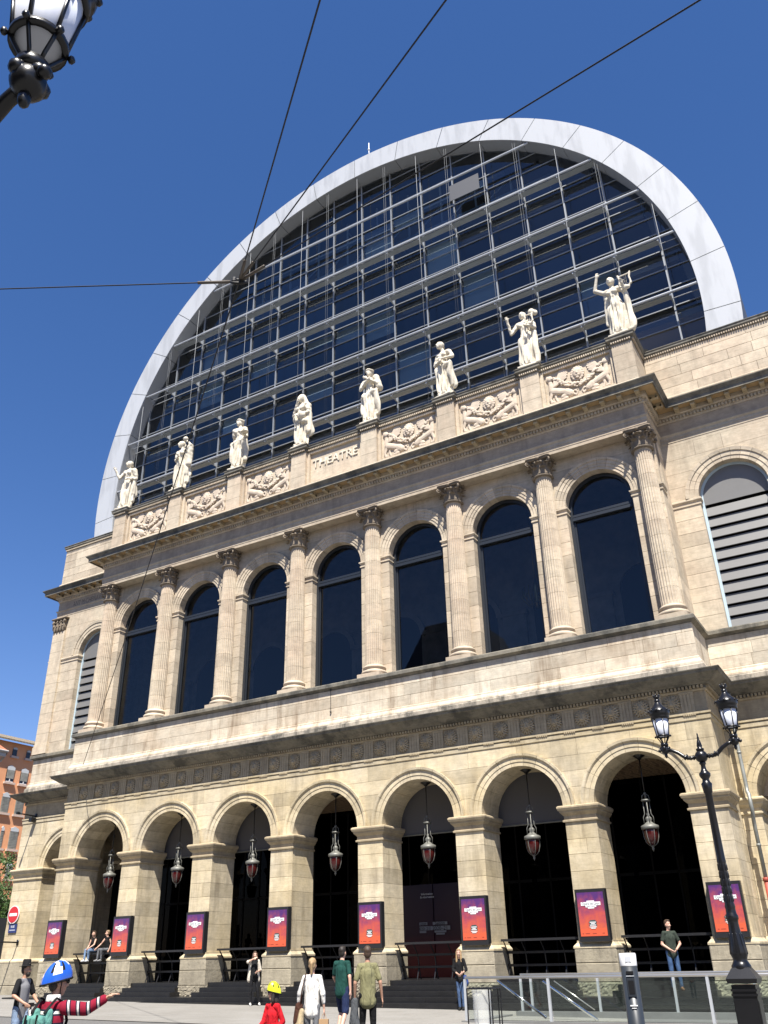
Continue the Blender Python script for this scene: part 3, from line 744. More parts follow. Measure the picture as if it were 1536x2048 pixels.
# winged lions, mask and garland in relief
def relief_mb():
    b = MB()
    def cap(p0, p1, r0, r1, y=-.02, y2=None): b.capsule((p0[0],y,p0[1]), (p1[0],y if y2 is None else y2,p1[1]), r0, r1, 10, 3)
    for s_ in (-1,1):
        X = lambda q: s_*q
        cap((X(1.10),.60),(X(.55),.38),.17,.14); cap((X(.55),.38),(X(.42),.26),.17,.18)          # body, haunch
        cap((X(1.14),.62),(X(1.18),.95),.16,.11); cap((X(1.18),.95),(X(1.20),1.12),.10,.09)       # chest, neck
        b.ball((X(1.19),-.06,1.25),(.13,.13,.15),10,8); b.ball((X(1.10),-.10,1.22),(.07,.08,.06),8,6)  # head, muzzle
        b.ball((X(1.28),-.03,1.28),(.10,.08,.17),8,6)
        cap((X(1.16),.55),(X(1.26),.25),.085,.06,-.06); cap((X(1.26),.25),(X(1.22),.06),.055,.06,-.06); cap((X(1.22),.06),(X(1.13),.05),.055,.05,-.07)
        cap((X(1.02),.50),(X(1.04),.25),.075,.055,.0); cap((X(1.04),.25),(X(.98),.06),.05,.055,.0)
        cap((X(.48),.28),(X(.72),.20),.11,.09,-.05); cap((X(.72),.20),(X(.55),.08),.07,.06,-.06); cap((X(.55),.08),(X(.78),.06),.055,.05,-.07)
        cap((X(.36),.25),(X(.16),.10),.05,.04); cap((X(.16),.10),(X(.10),.24),.04,.035); cap((X(.10),.24),(X(.20),.34),.035,.05)  # tail
        for q in range(8):                                                                       # wing
            t = q/7; x0, z0 = 1.02-.04*t, .78+.12*t; ang = math.radians(150-38*t); Ln = .62+.22*math.sin(t*PI*.9)
            b.capsule((X(x0),-.07,z0), (X(x0+Ln*math.cos(ang)),-.03,z0+Ln*math.sin(ang)), .05, .032, 6, 2)
        for q in range(5):
            t = q/4; ang = math.radians(160-60*t); b.capsule((X(1.06),-.11,.78), (X(1.06+.26*math.cos(ang)),-.10,.78+.26*math.sin(ang)), .05, .045, 6, 2)
    n = 27                                                                                       # garland
    rg = random.Random(4)
    for q in range(n):
        t = q/(n-1)*2-1; x = t*.98; z = .55+.62*abs(t)**1.8; th = .13*(1-.45*abs(t))
        for _ in range(4):
            b.ball((x+rg.uniform(-.5,.5)*th, -.10-rg.uniform(0,.05), z+rg.uniform(-.8,.8)*th), rg.uniform(.045,.065), 6, 5)
    b.ball((0,-.10,1.10),(.20,.17,.26),12,10)                                                    # mask
    for q in range(16):
        a = 2*PI*q/16; b.ball((.24*math.cos(a),-.06,1.10+.30*math.sin(a)), .075, 6, 5)
    b.ball((0,-.26,1.08),(.045,.06,.07),8,6); b.ball((-.085,-.22,1.18),(.06,.04,.03),8,5); b.ball((.085,-.22,1.18),(.06,.04,.03),8,5)
    b.ball((-.05,-.22,.96),(.06,.05,.045),8,5); b.ball((.05,-.22,.96),(.06,.05,.045),8,5); b.ball((0,-.20,.86),(.08,.06,.06),8,5)
    return b
def relief_post(me):
    for v in me.vertices: v.co.y *= .55
REL = []
for k, x in enumerate(BX):
    if k == 3: continue
    if not REL: REL.append(fuse(relief_mb(), 'winged_lion_relief', K['relief'], PANELS[k], .017, 0, relief_post, (x, .055, 21.60)))
    else: REL.append((k, x))

# ---- wings
for sx in (-1,1):
    xc = sx*16.68; n_ = 'wing_wall'
    x0, x1 = (-XE,-XC) if sx < 0 else (XC,XE)
    core = MB()
    WG = core.box(x0+.02,x1-.02,YW+.05,YW+.3,7.9,11.3).build('wing_wall', K['mortar'], TH)
    # lower arch with its piers
    xin = [(x0, xc-RI), (xc+RI, x1)]
    back = MB()
    for a, b_ in xin:
        back.box(a+.02,b_-.02,YW+.03,YW+1.0,0,5.7)
        zs = [1.72,2.24,2.72,3.25,3.74,4.24,4.72,5.2]
        for z0, z1 in zip(zs, zs[1:]): block('pier_stone', WG, a, b_, YW, YW+1.3, z0, z1, K['low'])
        block('pedestal_stone', WG, a-.1, b_+.1, YW-.1, YW+1.3, -.1, .62, K['rough'], c=.03); block('pedestal_stone', WG, a-.1, b_+.1, YW-.1, YW+1.3, .62, 1.6, K['rough'], c=.02)
        MB().sweep([(a-.1,YW+1.3),(a-.1,YW-.1),(b_+.1,YW-.1),(b_+.1,YW+1.3)], [(-.03,1.58),(.012,1.58),(.012,1.64),(-.08,1.73),(-.2,1.73)]).build('pedestal_cap', K['low'], WG)
        MB().sweep([(a,YW+1.3),(a,YW),(b_,YW),(b_,YW+1.3)], [(-.05,5.19),(.0,5.19),(.055,5.20),(.06,5.25),(.015,5.27),(.015,5.39),(.03,5.40),(.11,5.485),(.12,5.535),(.185,5.62),(.185,5.665),(.14,5.70),(-.06,5.70)]).build('impost', K['low'], WG)
    for a, b_ in ((0,0),):
        pr = []
        for j in range(9):
            z = ZS+2.2*j/8; h = (RO-.03)**2-(z-ZS)**2; q = math.sqrt(h) if h > 0 else 0; pr.append((q, z))
        for p, q in zip(pr, pr[1:]):
            back.add([(x0+.02,YW+.035,p[1]),(xc-p[0],YW+.035,p[1]),(xc-q[0],YW+.035,q[1]),(x0+.02,YW+.035,q[1])], [(0,1,2,3)])
            back.add([(xc+p[0],YW+.035,p[1]),(x1-.02,YW+.035,p[1]),(x1-.02,YW+.035,q[1]),(xc+q[0],YW+.035,q[1])], [(0,1,2,3)])
    av = [(r, y-YF+YW) for r, y in AV]
    voussoirs(WG, xc, ZS, av, 11, K['low'])
    spandrel(WG, x0, x1, None, xc, ZS, RO, ZS, 7.86, YW, YW+.25, K['low'], 'spandrel_stone', [ZS,6.28,6.80,7.30,7.86])
    spandrel(WG, x0, x1, xc, None, ZS, RO, ZS, 7.86, YW, YW+.25, K['low'], 'spandrel_stone', [ZS,6.28,6.80,7.30,7.86])
    # upper storey of the wing with louvred window
    wr, zc = 1.25, 16.55; wro = 1.72
    if sx < 0: x1 = -14.40
    else: x0 = 14.40
    back.box(x0+.02,xc-wr-.02,YW+.03,YW+.5,11.36,zc).box(xc+wr+.02,x1-.02,YW+.03,YW+.5,11.36,zc)
    pr = []
    for j in range(9):
        z = zc+2.45*j/8; h = (wro-.03)**2-(z-zc)**2; pr.append((math.sqrt(h) if h > 0 else 0, z))
    for p, q in zip(pr, pr[1:]):
        back.add([(x0+.02,YW+.035,p[1]),(xc-p[0],YW+.035,p[1]),(xc-q[0],YW+.035,q[1]),(x0+.02,YW+.035,q[1])], [(0,1,2,3)])
        back.add([(xc+p[0],YW+.035,p[1]),(x1-.02,YW+.035,p[1]),(x1-.02,YW+.035,q[1]),(xc+q[0],YW+.035,q[1])], [(0,1,2,3)])
    back.build('wing_core', K['mortar'], WG)
    rr = random.Random(20+sx)
    zs = [11.36+(16.28-11.36)*j/9 for j in range(10)]
    for z0, z1 in zip(zs, zs[1:]):
        course(WG, 'ashlar_block', x0, xc-wr, YW, .5, z0, z1, (.9,1.2), K['up'], rr); course(WG, 'ashlar_block', xc+wr, x1, YW, .5, z0, z1, (.9,1.2), K['up'], rr)
    imp = [(-.03,16.27),(.0,16.27),(.035,16.28),(.035,16.33),(.015,16.34),(.015,16.41),(.05,16.44),(.075,16.47),(.075,16.53),(.05,16.55),(-.1,16.56)]
    for a, b_ in ((x0,xc-wr),(xc+wr,x1)): MB().sweep([(a,YW+.5),(a,YW),(b_,YW),(b_,YW+.5)], imp).build('impost', K['up'], WG)
    voussoirs(WG, xc, zc, [(wr,YW+.5),(wr,YW-.02),(1.40,YW-.02),(1.405,YW-.045),(1.58,YW-.045),(1.59,YW-.08),(wro,YW-.10),(wro,YW+.03),(1.68,YW+.5)], 13, K['up'], 'window_voussoir')
    spandrel(WG, x0, x1, None, xc, zc, wro, zc, 19.0, YW, YW+.25, K['up'], 'spandrel_stone', [zc,17.15,17.75,18.37,19.0])
    spandrel(WG, x0, x1, xc, None, zc, wro, zc, 19.0, YW, YW+.25, K['up'], 'spandrel_stone', [zc,17.15,17.75,18.37,19.0])
    fr = MB(); yfr = YW+.28
    o_ = arc(xc, zc, wr-.003, 0, PI, 28); i_ = arc(xc, zc, wr-.10, 0, PI, 28)
    for a in range(28):
        vs = [(o_[a][0],yfr,o_[a][1]),(o_[a+1][0],yfr,o_[a+1][1]),(i_[a+1][0],yfr,i_[a+1][1]),(i_[a][0],yfr,i_[a][1])]
        vs += [(p[0],yfr+.2,p[2]) for p in vs]; fr.add(vs, [(0,3,2,1),(3,7,6,2),(4,5,6,7)])
    for s_ in (-1,1): fr.box(min(xc+s_*(wr-.003),xc+s_*(wr-.10)), max(xc+s_*(wr-.003),xc+s_*(wr-.10)), yfr, yfr+.2, 11.37, zc)
    LV = fr.build('louvred_window', K['blueframe'], TH)
    pl = [(xc-wr+.1,11.37),(xc+wr-.1,11.37)]+arc(xc, zc, wr-.1, 0, PI, 20)
    MB().add([(p[0],yfr+.19,p[1]) for p in pl], [tuple(range(len(pl)))]).build('dark_backing', K['inner'], LV)
    nz = 11; z = 11.42; pitch = (16.25-11.42)/nz
    sl = MB().add([(-wr+.1,-.02,0),(wr-.1,-.02,0),(wr-.1,.06,.37),(-wr+.1,.06,.37),(-wr+.1,.0,-.01),(wr-.1,.0,-.01),(wr-.1,.08,.36),(-wr+.1,.08,.36)], [(0,1,2,3),(4,7,6,5),(0,4,5,1),(3,2,6,7)]).mesh('louvre_slat'); sl.materials.append(K['louver'])
    for j in range(nz): obj('louvre_slat', sl, None, LV, (xc, yfr+.02, z+j*pitch))
    pl = [(xc-wr+.1,16.30),(xc+wr-.1,16.30)]+arc(xc, zc, wr-.1, 0, PI, 20)
    MB().prism(pl, yfr+.03, yfr+.06).build('lunette_panel', K['louver'], LV, fix=True)
    # parapet of the wing
    for a, b_ in ((20.74,21.0),):
        MB().sweep([(-XE,9.0),(-XE,YW-.1),(-14.4,YW-.1)] if sx < 0 else [(14.4,YW-.1),(XE,YW-.1),(XE,9.0)], [(-.3,20.72),(.12,20.73),(.12,20.98),(.08,21.02),(.08,21.12),(.03,21.18),(-.3,21.18)]).build('parapet_base', K['up'], WG)
    PB = MB().box(x0+.02 if sx<0 else x0-.1, x1-.02 if sx>0 else x1+.1, YW-.07, YW+.22, 21.1, 23.4).build('parapet', K['mortar'], TH)
    for z0, z1 in ((21.18,21.62),(21.62,22.10),(22.10,22.58),(22.58,23.02),(23.02,23.36)):
        course(PB, 'ashlar_block', x0 if sx<0 else 14.44, x1 if sx>0 else -14.44, YW-.1, .2, z0, z1, (1.0,1.4,1.7), K['up'], rr)
    pth = [(-XE,9.0),(-XE,YW-.1),(-14.4,YW-.1)] if sx < 0 else [(14.4,YW-.1),(XE,YW-.1),(XE,9.0)]
    MB().sweep(pth, [(-.2,23.30),(.02,23.31),(.02,23.40),(.07,23.44),(.10,23.47),(.10,23.54),(.13,23.59),(.13,23.62),(-.35,23.65)]).build('parapet_cap', K['grey'], PB)
    d2_ = MB(); dentil_run(d2_, [(x0,YW-.1),(x1,YW-.1)], .02, .06, 23.32, 23.39, .095, .055); tag(d2_.build('dentil_course', K['up'], PB), kind='stuff')
    # corner pilaster
    xa, xb = (-XE,-XE+.95) if sx < 0 else (XE-.95,XE)
    pi_ = MB().box(xa-.06,xb+.06,YW-.16,YW+.1,11.36,11.75).box(xa-.03,xb+.03,YW-.13,YW+.1,11.75,11.9).box(xa,xb,YW-.10,YW+.1,11.9,18.2).build('corner_pilaster', K['up'], TH)
    for z in zs[1:-1]+[17.0,17.6]: MB().box(xa-.003,xb+.003,YW-.104,YW,z-.007,z+.007).build('joint', K['mortar'], pi_)
    pc = MB(); xm = (xa+xb)/2
    pc.box(xa+.02,xb-.02,YW-.12,YW+.1,18.2,18.95); pc.box(xa-.12,xb+.12,YW-.26,YW+.1,18.92,19.0)
    for q in range(4): 
        for (dx, z0_, h_) in ((.14+q*.23-.02,18.24,.30),(.02+q*.28,18.38,.38)):
            pc.capsule((xa+dx,YW-.13,z0_),(xa+dx,YW-.16,z0_+h_*.8),.07,.08,6,2); pc.ball((xa+dx,YW-.22,z0_+h_*.85),(.07,.07,.045),6,4)
    for s_ in (-1,1): pc.ball((xm+s_*.44,YW-.18,18.78),(.10,.09,.10),8,6); pc.ball((xm+s_*.15,YW-.18,18.80),(.06,.06,.07),8,6)
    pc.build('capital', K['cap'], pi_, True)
text('inscription', 'ANT·M·CHENAVARD·', .42, stone_mat('cut_letters', (0.20,0.165,0.125),(0.18,0.15,0.12),(0.1,0.08,0.06)), TH, (-17.55, YW-.007, 19.60), depth=.004, width=2.9)
# closed body behind the facade, so nothing shows through
MB().box(-XE+.1,XE-.1,YW+6.5,30,0,23.0).box(-XE+.1,-XC+.3,YW+1.4,30,5.9,23.0).box(XC-.3,XE-.1,YW+1.4,30,5.9,23.0).box(-14.3,14.3,6.3,30,8.0,23.0).box(-14.5,14.5,1.9,6.4,19.4,23.3).build('body', K['up'], TH)

# ---- arcade interior, dark behind the piers
inn = MB(); YB = 6.4
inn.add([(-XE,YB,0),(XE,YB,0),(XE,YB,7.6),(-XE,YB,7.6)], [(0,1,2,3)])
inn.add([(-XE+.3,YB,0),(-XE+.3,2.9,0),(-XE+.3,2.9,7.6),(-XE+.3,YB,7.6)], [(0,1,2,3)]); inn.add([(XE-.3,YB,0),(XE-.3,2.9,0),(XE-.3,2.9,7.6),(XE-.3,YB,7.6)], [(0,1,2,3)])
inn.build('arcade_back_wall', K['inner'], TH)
def ceil_mat():
    m, t, b = new_mat('painted_ceiling'); p = pos(t)
    n = N(t, 'ShaderNodeTexWave', Scale=1.1, Distortion=9.0, Detail=3.0); L(t, p, n.inputs[0])
    c = ramp(t, n.outputs[1], [(0.2,(0.34,0.23,0.14)),(0.5,(0.52,0.37,0.23)),(0.8,(0.22,0.15,0.10))]); L(t, c, b.inputs['Base Color']); b.inputs['Roughness'].default_value = 0.7
    return m
MB().box(-13.9,13.9,.87,YB,7.35,7.6).build('arcade_ceiling', ceil_mat(), TH)
MB().add([(-14.4,YF+.3,7.30),(14.4,YF+.3,7.30),(14.4,.9,7.30),(-14.4,.9,7.30)], [(3,2,1,0)])
for x in (-8,-4,4,8):
    aw = MB(); aw.box(x-1.75,x+1.75,1.0,1.03,5.45,7.34).build('blind', K['awning'], TH)
    MB().tube([(x-1.75,.98,5.46),(x+1.75,.98,5.46)], .035, 8).build('blind_rail', K['pendgrey'], TH)
# entrance doors with season print in the fifth bay, dark glazing bars elsewhere
K['door'] = None
def door_mat():
    m, t, b = new_mat('printed_door'); p = pos(t)
    sx_ = t.nodes.new('ShaderNodeSeparateXYZ'); L(t, p, sx_.inputs[0])
    mr = N(t, 'ShaderNodeMapRange'); mr.inputs[1].default_value = .72; mr.inputs[2].default_value = 3.9; L(t, sx_.outputs[2], mr.inputs[0])
    c = ramp(t, mr.outputs[0], [(0.0,(0.20,0.03,0.015)),(0.22,(0.16,0.025,0.015)),(0.45,(0.045,0.012,0.02)),(1.0,(0.018,0.010,0.03))]); L(t, c, b.inputs['Base Color'])
    b.inputs['Roughness'].default_value = .5; return m
DOOR = MB().box(1.2,1.95,3.04,3.1,.72,3.9).box(1.97,2.62,3.0,3.06,.72,3.9).box(2.64,3.9,3.04,3.1,.72,3.9).build('entrance_door', door_mat(), TH)
K['print'] = plain('print_white', (0.75,0.75,0.75), 0.6); K['ink'] = plain('print_ink', (0.01,0.01,0.012), 0.6)
for w, z, h in ((.62,2.52,.10),(.84,2.36,.14),(.50,2.24,.07),(.36,2.16,.06)): MB().box(2.9-w/2,2.9+w/2,2.99,2.998,z-h/2,z+h/2).build('door_print', plain('door_print_grey',(0.28,0.28,0.29),.6), DOOR)
text('door_lettering', 'Saison', .17, K['ink'], DOOR, (2.9,2.985,2.47), depth=.002); text('door_lettering', '2020–21', .19, K['ink'], DOOR, (2.9,2.985,2.29), depth=.002)
for w, z, h in ((.34,2.52,.10),(.44,2.36,.14),(.28,2.24,.07)): MB().box(2.02,2.02+w,2.985,2.993,z-h/2,z+h/2).build('door_print', plain('door_print_grey2',(0.28,0.28,0.29),.6), DOOR)
text('door_lettering', 'onat', .15, K['ink'], DOOR, (2.19,2.98,2.47), depth=.002); text('door_lettering', '020–21', .15, K['ink'], DOOR, (2.24,2.98,2.30), depth=.002)
text('door_lettering', 'Information\n& réservation', .11, K['print'], DOOR, (2.4,2.98,3.52), depth=.002)
gb = MB()
for x in BX:
    for dx in (-1.35,-.45,.45,1.35): gb.box(x+dx-.03,x+dx+.03,5.2,5.26,.72,7.3)
    gb.box(x-1.9,x+1.9,5.2,5.26,3.9,4.0)
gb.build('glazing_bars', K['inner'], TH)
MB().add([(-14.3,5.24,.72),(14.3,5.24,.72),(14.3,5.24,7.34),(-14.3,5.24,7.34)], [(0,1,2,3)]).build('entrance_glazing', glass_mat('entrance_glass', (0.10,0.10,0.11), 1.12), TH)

# ---- rainwater pipe in the right-hand corner
pp = MB(); xp, yp = 15.02, 1.0
pp.tube([(15.05,1.25,9.0),(15.0,1.1,8.7),(15.0,1.1,6.0),(15.0,1.08,5.8),(15.06,.85,5.70),(15.06,.85,5.2),(15.02,1.0,5.0),(15.0,1.1,4.8),(15.0,1.1,3.3)], .06, 10)
for z in (8.2,7.0,4.2): pp.lathe([(.06,0),(.075,.01),(.075,.06),(.06,.07)], 10, (15.0,1.1,z))
PIPE = pp.build('drain_pipe', plain('zinc', (0.26,0.27,0.25), 0.5, metal=.3, var=.2), TH, True)
MB().tube([(15.0,1.1,3.3),(15.0,1.1,.0)], .075, 10).lathe([(.08,0),(.095,.01),(.095,.10),(.08,.11)], 10, (15.0,1.1,3.2)).build('pipe_foot', plain('red_oxide', (0.30,0.055,0.035), 0.55, var=.2), PIPE, True)

# ---- black steps
ST = tag(empty('entrance_steps'), kind='structure')
for (z, y, full) in ((.115,-1.95,1),(.265,-1.58,1),(.415,-1.22,0),(.565,-.88,0),(.72,-.52,0)):
    if full:
        n = 14
        for i in range(n):
            x0 = -15.6+i*31.4/n; MB().box(x0+.003,x0+31.4/n-.003,y,y+.45 if z < .2 else 0.9,gz(x0)-.3,z-.002*i*0).build('step', K['black'], ST)
    else:
        w = 1.30+(0.72-z)*.55
        for x in BX: MB().box(x-w,x+w,y,.9 if z < .7 else 6.4,.0,z).build('step', K['black'], ST)
MB().box(-15,15,.9,6.4,.3,.70).build('arcade_floor', K['black'], ST)

# ------------------------------------------------------------------ glass vault
ZC, R0, R1, YR, YG = 26.25, 17.2, 18.65, 1.95, 2.80
VA = MB()
na = 96
def ringpts(r, y, a): return (r*math.cos(a), y, ZC+r*math.sin(a))
a_lo, a_hi = math.radians(-16), math.radians(196)
for i in range(na):
    a, b_ = a_lo+(a_hi-a_lo)*i/na, a_lo+(a_hi-a_lo)*(i+1)/na
    VA.add([ringpts(R1-.02,YR+.06,a),ringpts(R1-.02,YR+.06,b_),ringpts(R1-.02,44,b_),ringpts(R1-.02,44,a)], [(3,2,1,0)])
    VA.add([ringpts(R0+.02,YR+.05,a),ringpts(R0+.02,YR+.05,b_),ringpts(R1-.02,YR+.05,b_),ringpts(R1-.02,YR+.05,a)], [(0,1,2,3)])
VAULT = VA.build('glass_vault', plain('vault_shell', (0.10,0.11,0.12), 0.5, metal=.3), TH)
def panel(a0, a1, r0, r1, y0, y1, n=6):
    b = MB(); vs = []
    for i in range(n+1):
        a = a0+(a1-a0)*i/n; vs += [ringpts(r0,y0,a), ringpts(r1,y0,a), ringpts(r1,y1,a), ringpts(r0,y1,a)]
    fs = [(i*4+k, i*4+(k+1)%4, (i+1)*4+(k+1)%4, (i+1)*4+k) for i in range(n) for k in range(4)]+[(3,2,1,0),(n*4,n*4+1,n*4+2,n*4+3)]
    return b.add(vs, fs)
K['sof'] = plain('ring_soffit', (0.30,0.31,0.32), 0.45, metal=.1)
for k in range(-12,12):
    a0, a1 = math.radians(90+9.4*k), math.radians(90+9.4*(k+1))
    if a0 < a_lo or a1 > a_hi: continue
    panel(a0+.0011, a1-.0011, R0, R1, YR-.01, YR+.04).build('ring_panel', K['ring'], VAULT, fix=True)
    panel(a0+.0009, a1-.0009, R0-.005, R0+.03, YR+.04, YG+.1).build('soffit_panel', K['sof'], VAULT, fix=True)
tr = 36.25; LEV = sorted([tr-1.083*k for k in range(0,12)]+[tr+1.083*k for k in range(1,8)])
GR = MB()
for k in range(-8,9):
    x = 2.0*k; h = math.sqrt(max(0,(R0+.05)**2-x*x))
    GR.box(x-.035,x+.035,YG-.09,YG-.01,23.4,ZC+h); GR.box(x-.02,x+.02,YG-.01,YG+.12,23.4,ZC+h)
for z in LEV:
    h = math.sqrt(max(0,(R0+.05)**2-(z-ZC)**2)); GR.box(-h,h,YG-.06,YG-.012,z-.024,z+.024)
GRID = GR.build('glazing_grid', K['mull'], VAULT)
pr_ = random.Random(11)
tints = [K['vglass'], glass_mat('vault_glass_blind', (0.75,0.82,0.85), 1.7, refl=(.95,.98,1), wobble=.02), glass_mat('vault_glass_dark', (0.40,0.44,0.49), 1.85, refl=(.9,.95,1), wobble=.02)]
pm = []
for m_ in tints:
    me = MB().add([(-.985,0,.02),(.985,0,.02),(.985,0,1.062),(-.985,0,1.062)], [(0,1,2,3)]).mesh('pane'); me.materials.append(m_); pm.append(me)
for k in range(-9,9):
    for z in LEV:
        x0, x1 = 2.0*k, 2.0*k+2; xi = min(abs(x0),abs(x1)) if x0*x1 >= 0 else 0
        zz = max(z-ZC, 0) if z > ZC else 0
        if math.hypot(xi, zz) > R0-.05 or z+1.083 < 24.1: continue
        far = max(math.hypot(x0, max(z+1.083-ZC,0)), math.hypot(x1, max(z+1.083-ZC,0)))
        me = pm[pr_.choices((0,1,2),(.62,.16,.22))[0]]
        if far < R1-.1:
            obj('pane', me, None, GRID, (x0+1, YG+pr_.uniform(-.004,.004), z), (pr_.gauss(0,.004),0,pr_.gauss(0,.004)))
        else:
            poly = []
            for (px, pz) in ((x0+.015,z+.02),(x1-.015,z+.02),(x1-.015,z+1.06),(x0+.015,z+1.06)):
                d_ = math.hypot(px, pz-ZC)
                if d_ > R1-.12 and pz > ZC: px *= (R1-.12)/d_; pz = ZC+(pz-ZC)*(R1-.12)/d_
                poly.append((px, pz))
            MB().add([(p[0],YG,p[1]) for p in poly], [(0,1,2,3)]).build('pane', me.materials[0], GRID)
# storeys behind the glass
for q in range(6):
    z = 26.8+3.25*q-.05; h = math.sqrt(max(0,(R0-.2)**2-max(0,z-ZC)**2))
    if q < 4:
        MB().box(-h,h,YG+.55,9.0,z-.55,z-.05).build('storey_ceiling', K['ceil'], VAULT)
    hb = MB()
bw = MB()
for i in range(40):
    x0, x1 = -17+34*i/40, -17+34*(i+1)/40; h0, h1 = math.sqrt(max(0,R0**2-x0*x0)), math.sqrt(max(0,R0**2-x1*x1))
    bw.add([(x0,8.5,22),(x1,8.5,22),(x1,8.5,ZC+h1),(x0,8.5,ZC+h0)], [(0,1,2,3)])
bw.build('storey_back_wall', plain('dim_room', (0.11,0.12,0.135), 0.8, var=.6, vscale=.6), VAULT)
tru = MB()
for k in range(-7,8):
    x = 2.2*k; h = math.sqrt(R0**2-x*x); tru.tube([(x,4.6,38.8),(x,4.6,ZC+h-.2)], .07, 6); tru.tube([(x,4.6,39.2),(x+2.2,5.4,min(ZC+h-.4,42.2))], .05, 6); tru.tube([(x,4.6,ZC+h-.9),(x,8.3,ZC+h-.9)], .06, 6)
for z in (39.4,41.2): h = math.sqrt(R0**2-(z-ZC)**2); tru.box(-h,h,4.5,4.7,z,z+.14)
tag(tru.build('roof_trusses', plain('truss_paint',(0.42,0.48,0.52),.5), VAULT), kind='stuff')
sb = MB(); rb_ = random.Random(2)                     # roller blinds half drawn behind some panes
for q in range(4):
    for k in range(-8,8):
        if rb_.random() < .45:
            z = 26.8+3.25*q; x0 = 2.0*k; dd = rb_.choice((.6,1.0,1.7,2.2))
            if math.hypot(max(abs(x0),abs(x0+2)), max(0,z+3-ZC)) < R0: sb.box(x0+.05,x0+1.95,YG+.2,YG+.22,z+3.1-dd,z+3.1)
tag(sb.build('roller_blinds', plain('blind_fabric', (0.42,0.50,0.55), .8), VAULT), kind='stuff')
# sun shelves: front tube, brackets, plates
plm = MB().box(-.96,.96,2.14,2.44,-.02,.02).box(-.02,.02,2.10,2.16,-.02,.02).mesh('shelf_plate'); plm.materials.append(K['plate'])
for q, z in enumerate((26.75,29.97,33.2,36.45,39.62)):
    h = math.sqrt(R0**2-(z-ZC)**2)-.02
    s_ = MB().tube([(-h,2.07,z),(h,2.07,z)], .062, 10)
    if q < 4: s_.tube([(-h,2.46,z-.06),(h,2.46,z-.06)], .022, 6)
    for k in range(-8,9):
        x = 2.0*k
        if abs(x) < h-.1 and q < 4:
            s_.box(x-.03,x+.03,2.07,YG,z-.16,z-.02); s_.obox((x,2.4,z+.02),(.02,0,0),(0,.35,0),(0,0,.03))
    SH = s_.build('sun_shelf', K['alu'], VAULT, False)
    if q < 4:
        for k in range(-9,9):
            if max(abs(2*k),abs(2*k+2)) < h+.2: obj('shelf_plate', plm, None, SH, (2*k+1, 0, z-.06))
hg = MB(); hb_ = MB()
for k in range(-8,9):
    x = 2.0*k; h = math.sqrt(R0**2-x*x)
    if k % 2 == 0: hg.tube([(x+.12,2.02,25.0),(x+.12,2.02,ZC+h-.05)], .012, 6)
    else:
        for d_ in (-.06,.06): hb_.tube([(x+d_,2.02,25.0),(x+d_,2.02,ZC+h-.05)], .006, 4)
hg.build('hanger_rods', plain('rod_grey',(0.22,0.23,0.24),.6), VAULT, True); hb_.build('hanger_cables', plain('cable_grey',(0.15,0.16,0.17),.7), VAULT, True)
# odd hung sheet and the lightning rod on the ring
h0_, h1_ = hit(899,384,1,2.03), hit(956,346,1,2.03); MB().box(h0_[0],h1_[0],2.02,2.05,h1_[2]-1.15,h1_[2]).build('hung_sheet', plain('grey_mesh', (0.06,0.063,0.072), .6), VAULT)
rd = MB().tube([(.72,2.5,44.85),(.72,2.5,46.6)], .03, 6).ball((.72,2.5,46.0), .08, 8, 6)
rd.build('lightning_rod', K['white'], VAULT, True)
gl = MB()                                             # terrace rail and floodlights behind the attic
gl.tube([(-13.6,1.7,24.15),(13.6,1.7,24.15)], .025, 6)
for k in range(28): gl.tube([(-13.5+k,1.7,23.6),(-13.5+k,1.7,24.15)], .018, 6)
gl.build('terrace_rail', K['pendgrey'], VAULT)

# ------------------------------------------------------------------ town hall across the square, mirrored in the foyer windows
TW = tag(empty('town_hall', (-8,-48,0)), 'stone town hall with slate mansard roofs across the square, mirrored dark in the foyer windows', 'building')
K['slate'] = plain('slate', (0.05,0.055,0.065), .6, var=.3, vscale=1.0); K['hall'] = plain('hall_stone', (0.26,0.23,0.18), .9, var=.2, vscale=.4)
MB().box(-34,40,-22,0,-.5,19).build('wall', K['hall'], TW); MB().box(-34.5,40.5,-22.5,.5,19,19.8).build('cornice', K['hall'], TW)
def mansard(x0, x1, y0, y1, z0, z1, ins): return MB().add([(x0,y0,z0),(x1,y0,z0),(x1,y1,z0),(x0,y1,z0),(x0+ins,y0+ins,z1),(x1-ins,y0+ins,z1),(x1-ins,y1-ins,z1),(x0+ins,y1-ins,z1)], [(0,1,5,4),(1,2,6,5),(2,3,7,6),(3,0,4,7),(4,5,6,7)])
mansard(-34,40,-22,0,19.8,25.5,3.0).build('roof', K['slate'], TW)
MB().box(-17,-5,-14,1.2,-.5,24).build('pavilion', K['hall'], TW); mansard(-17.4,-4.6,-14.4,1.6,24,34,3.6).build('pavilion_roof', K['slate'], TW)
wm = MB().box(-.8,.8,0,.06,0,2.8).mesh('window'); wm.materials.append(K['frame'])
for z in (3,8,13):
    for k in range(18): obj('window', wm, None, TW, (-32+k*4.1, 0.0 if not -18 < -32+k*4.1 < -4 else 1.2, z))
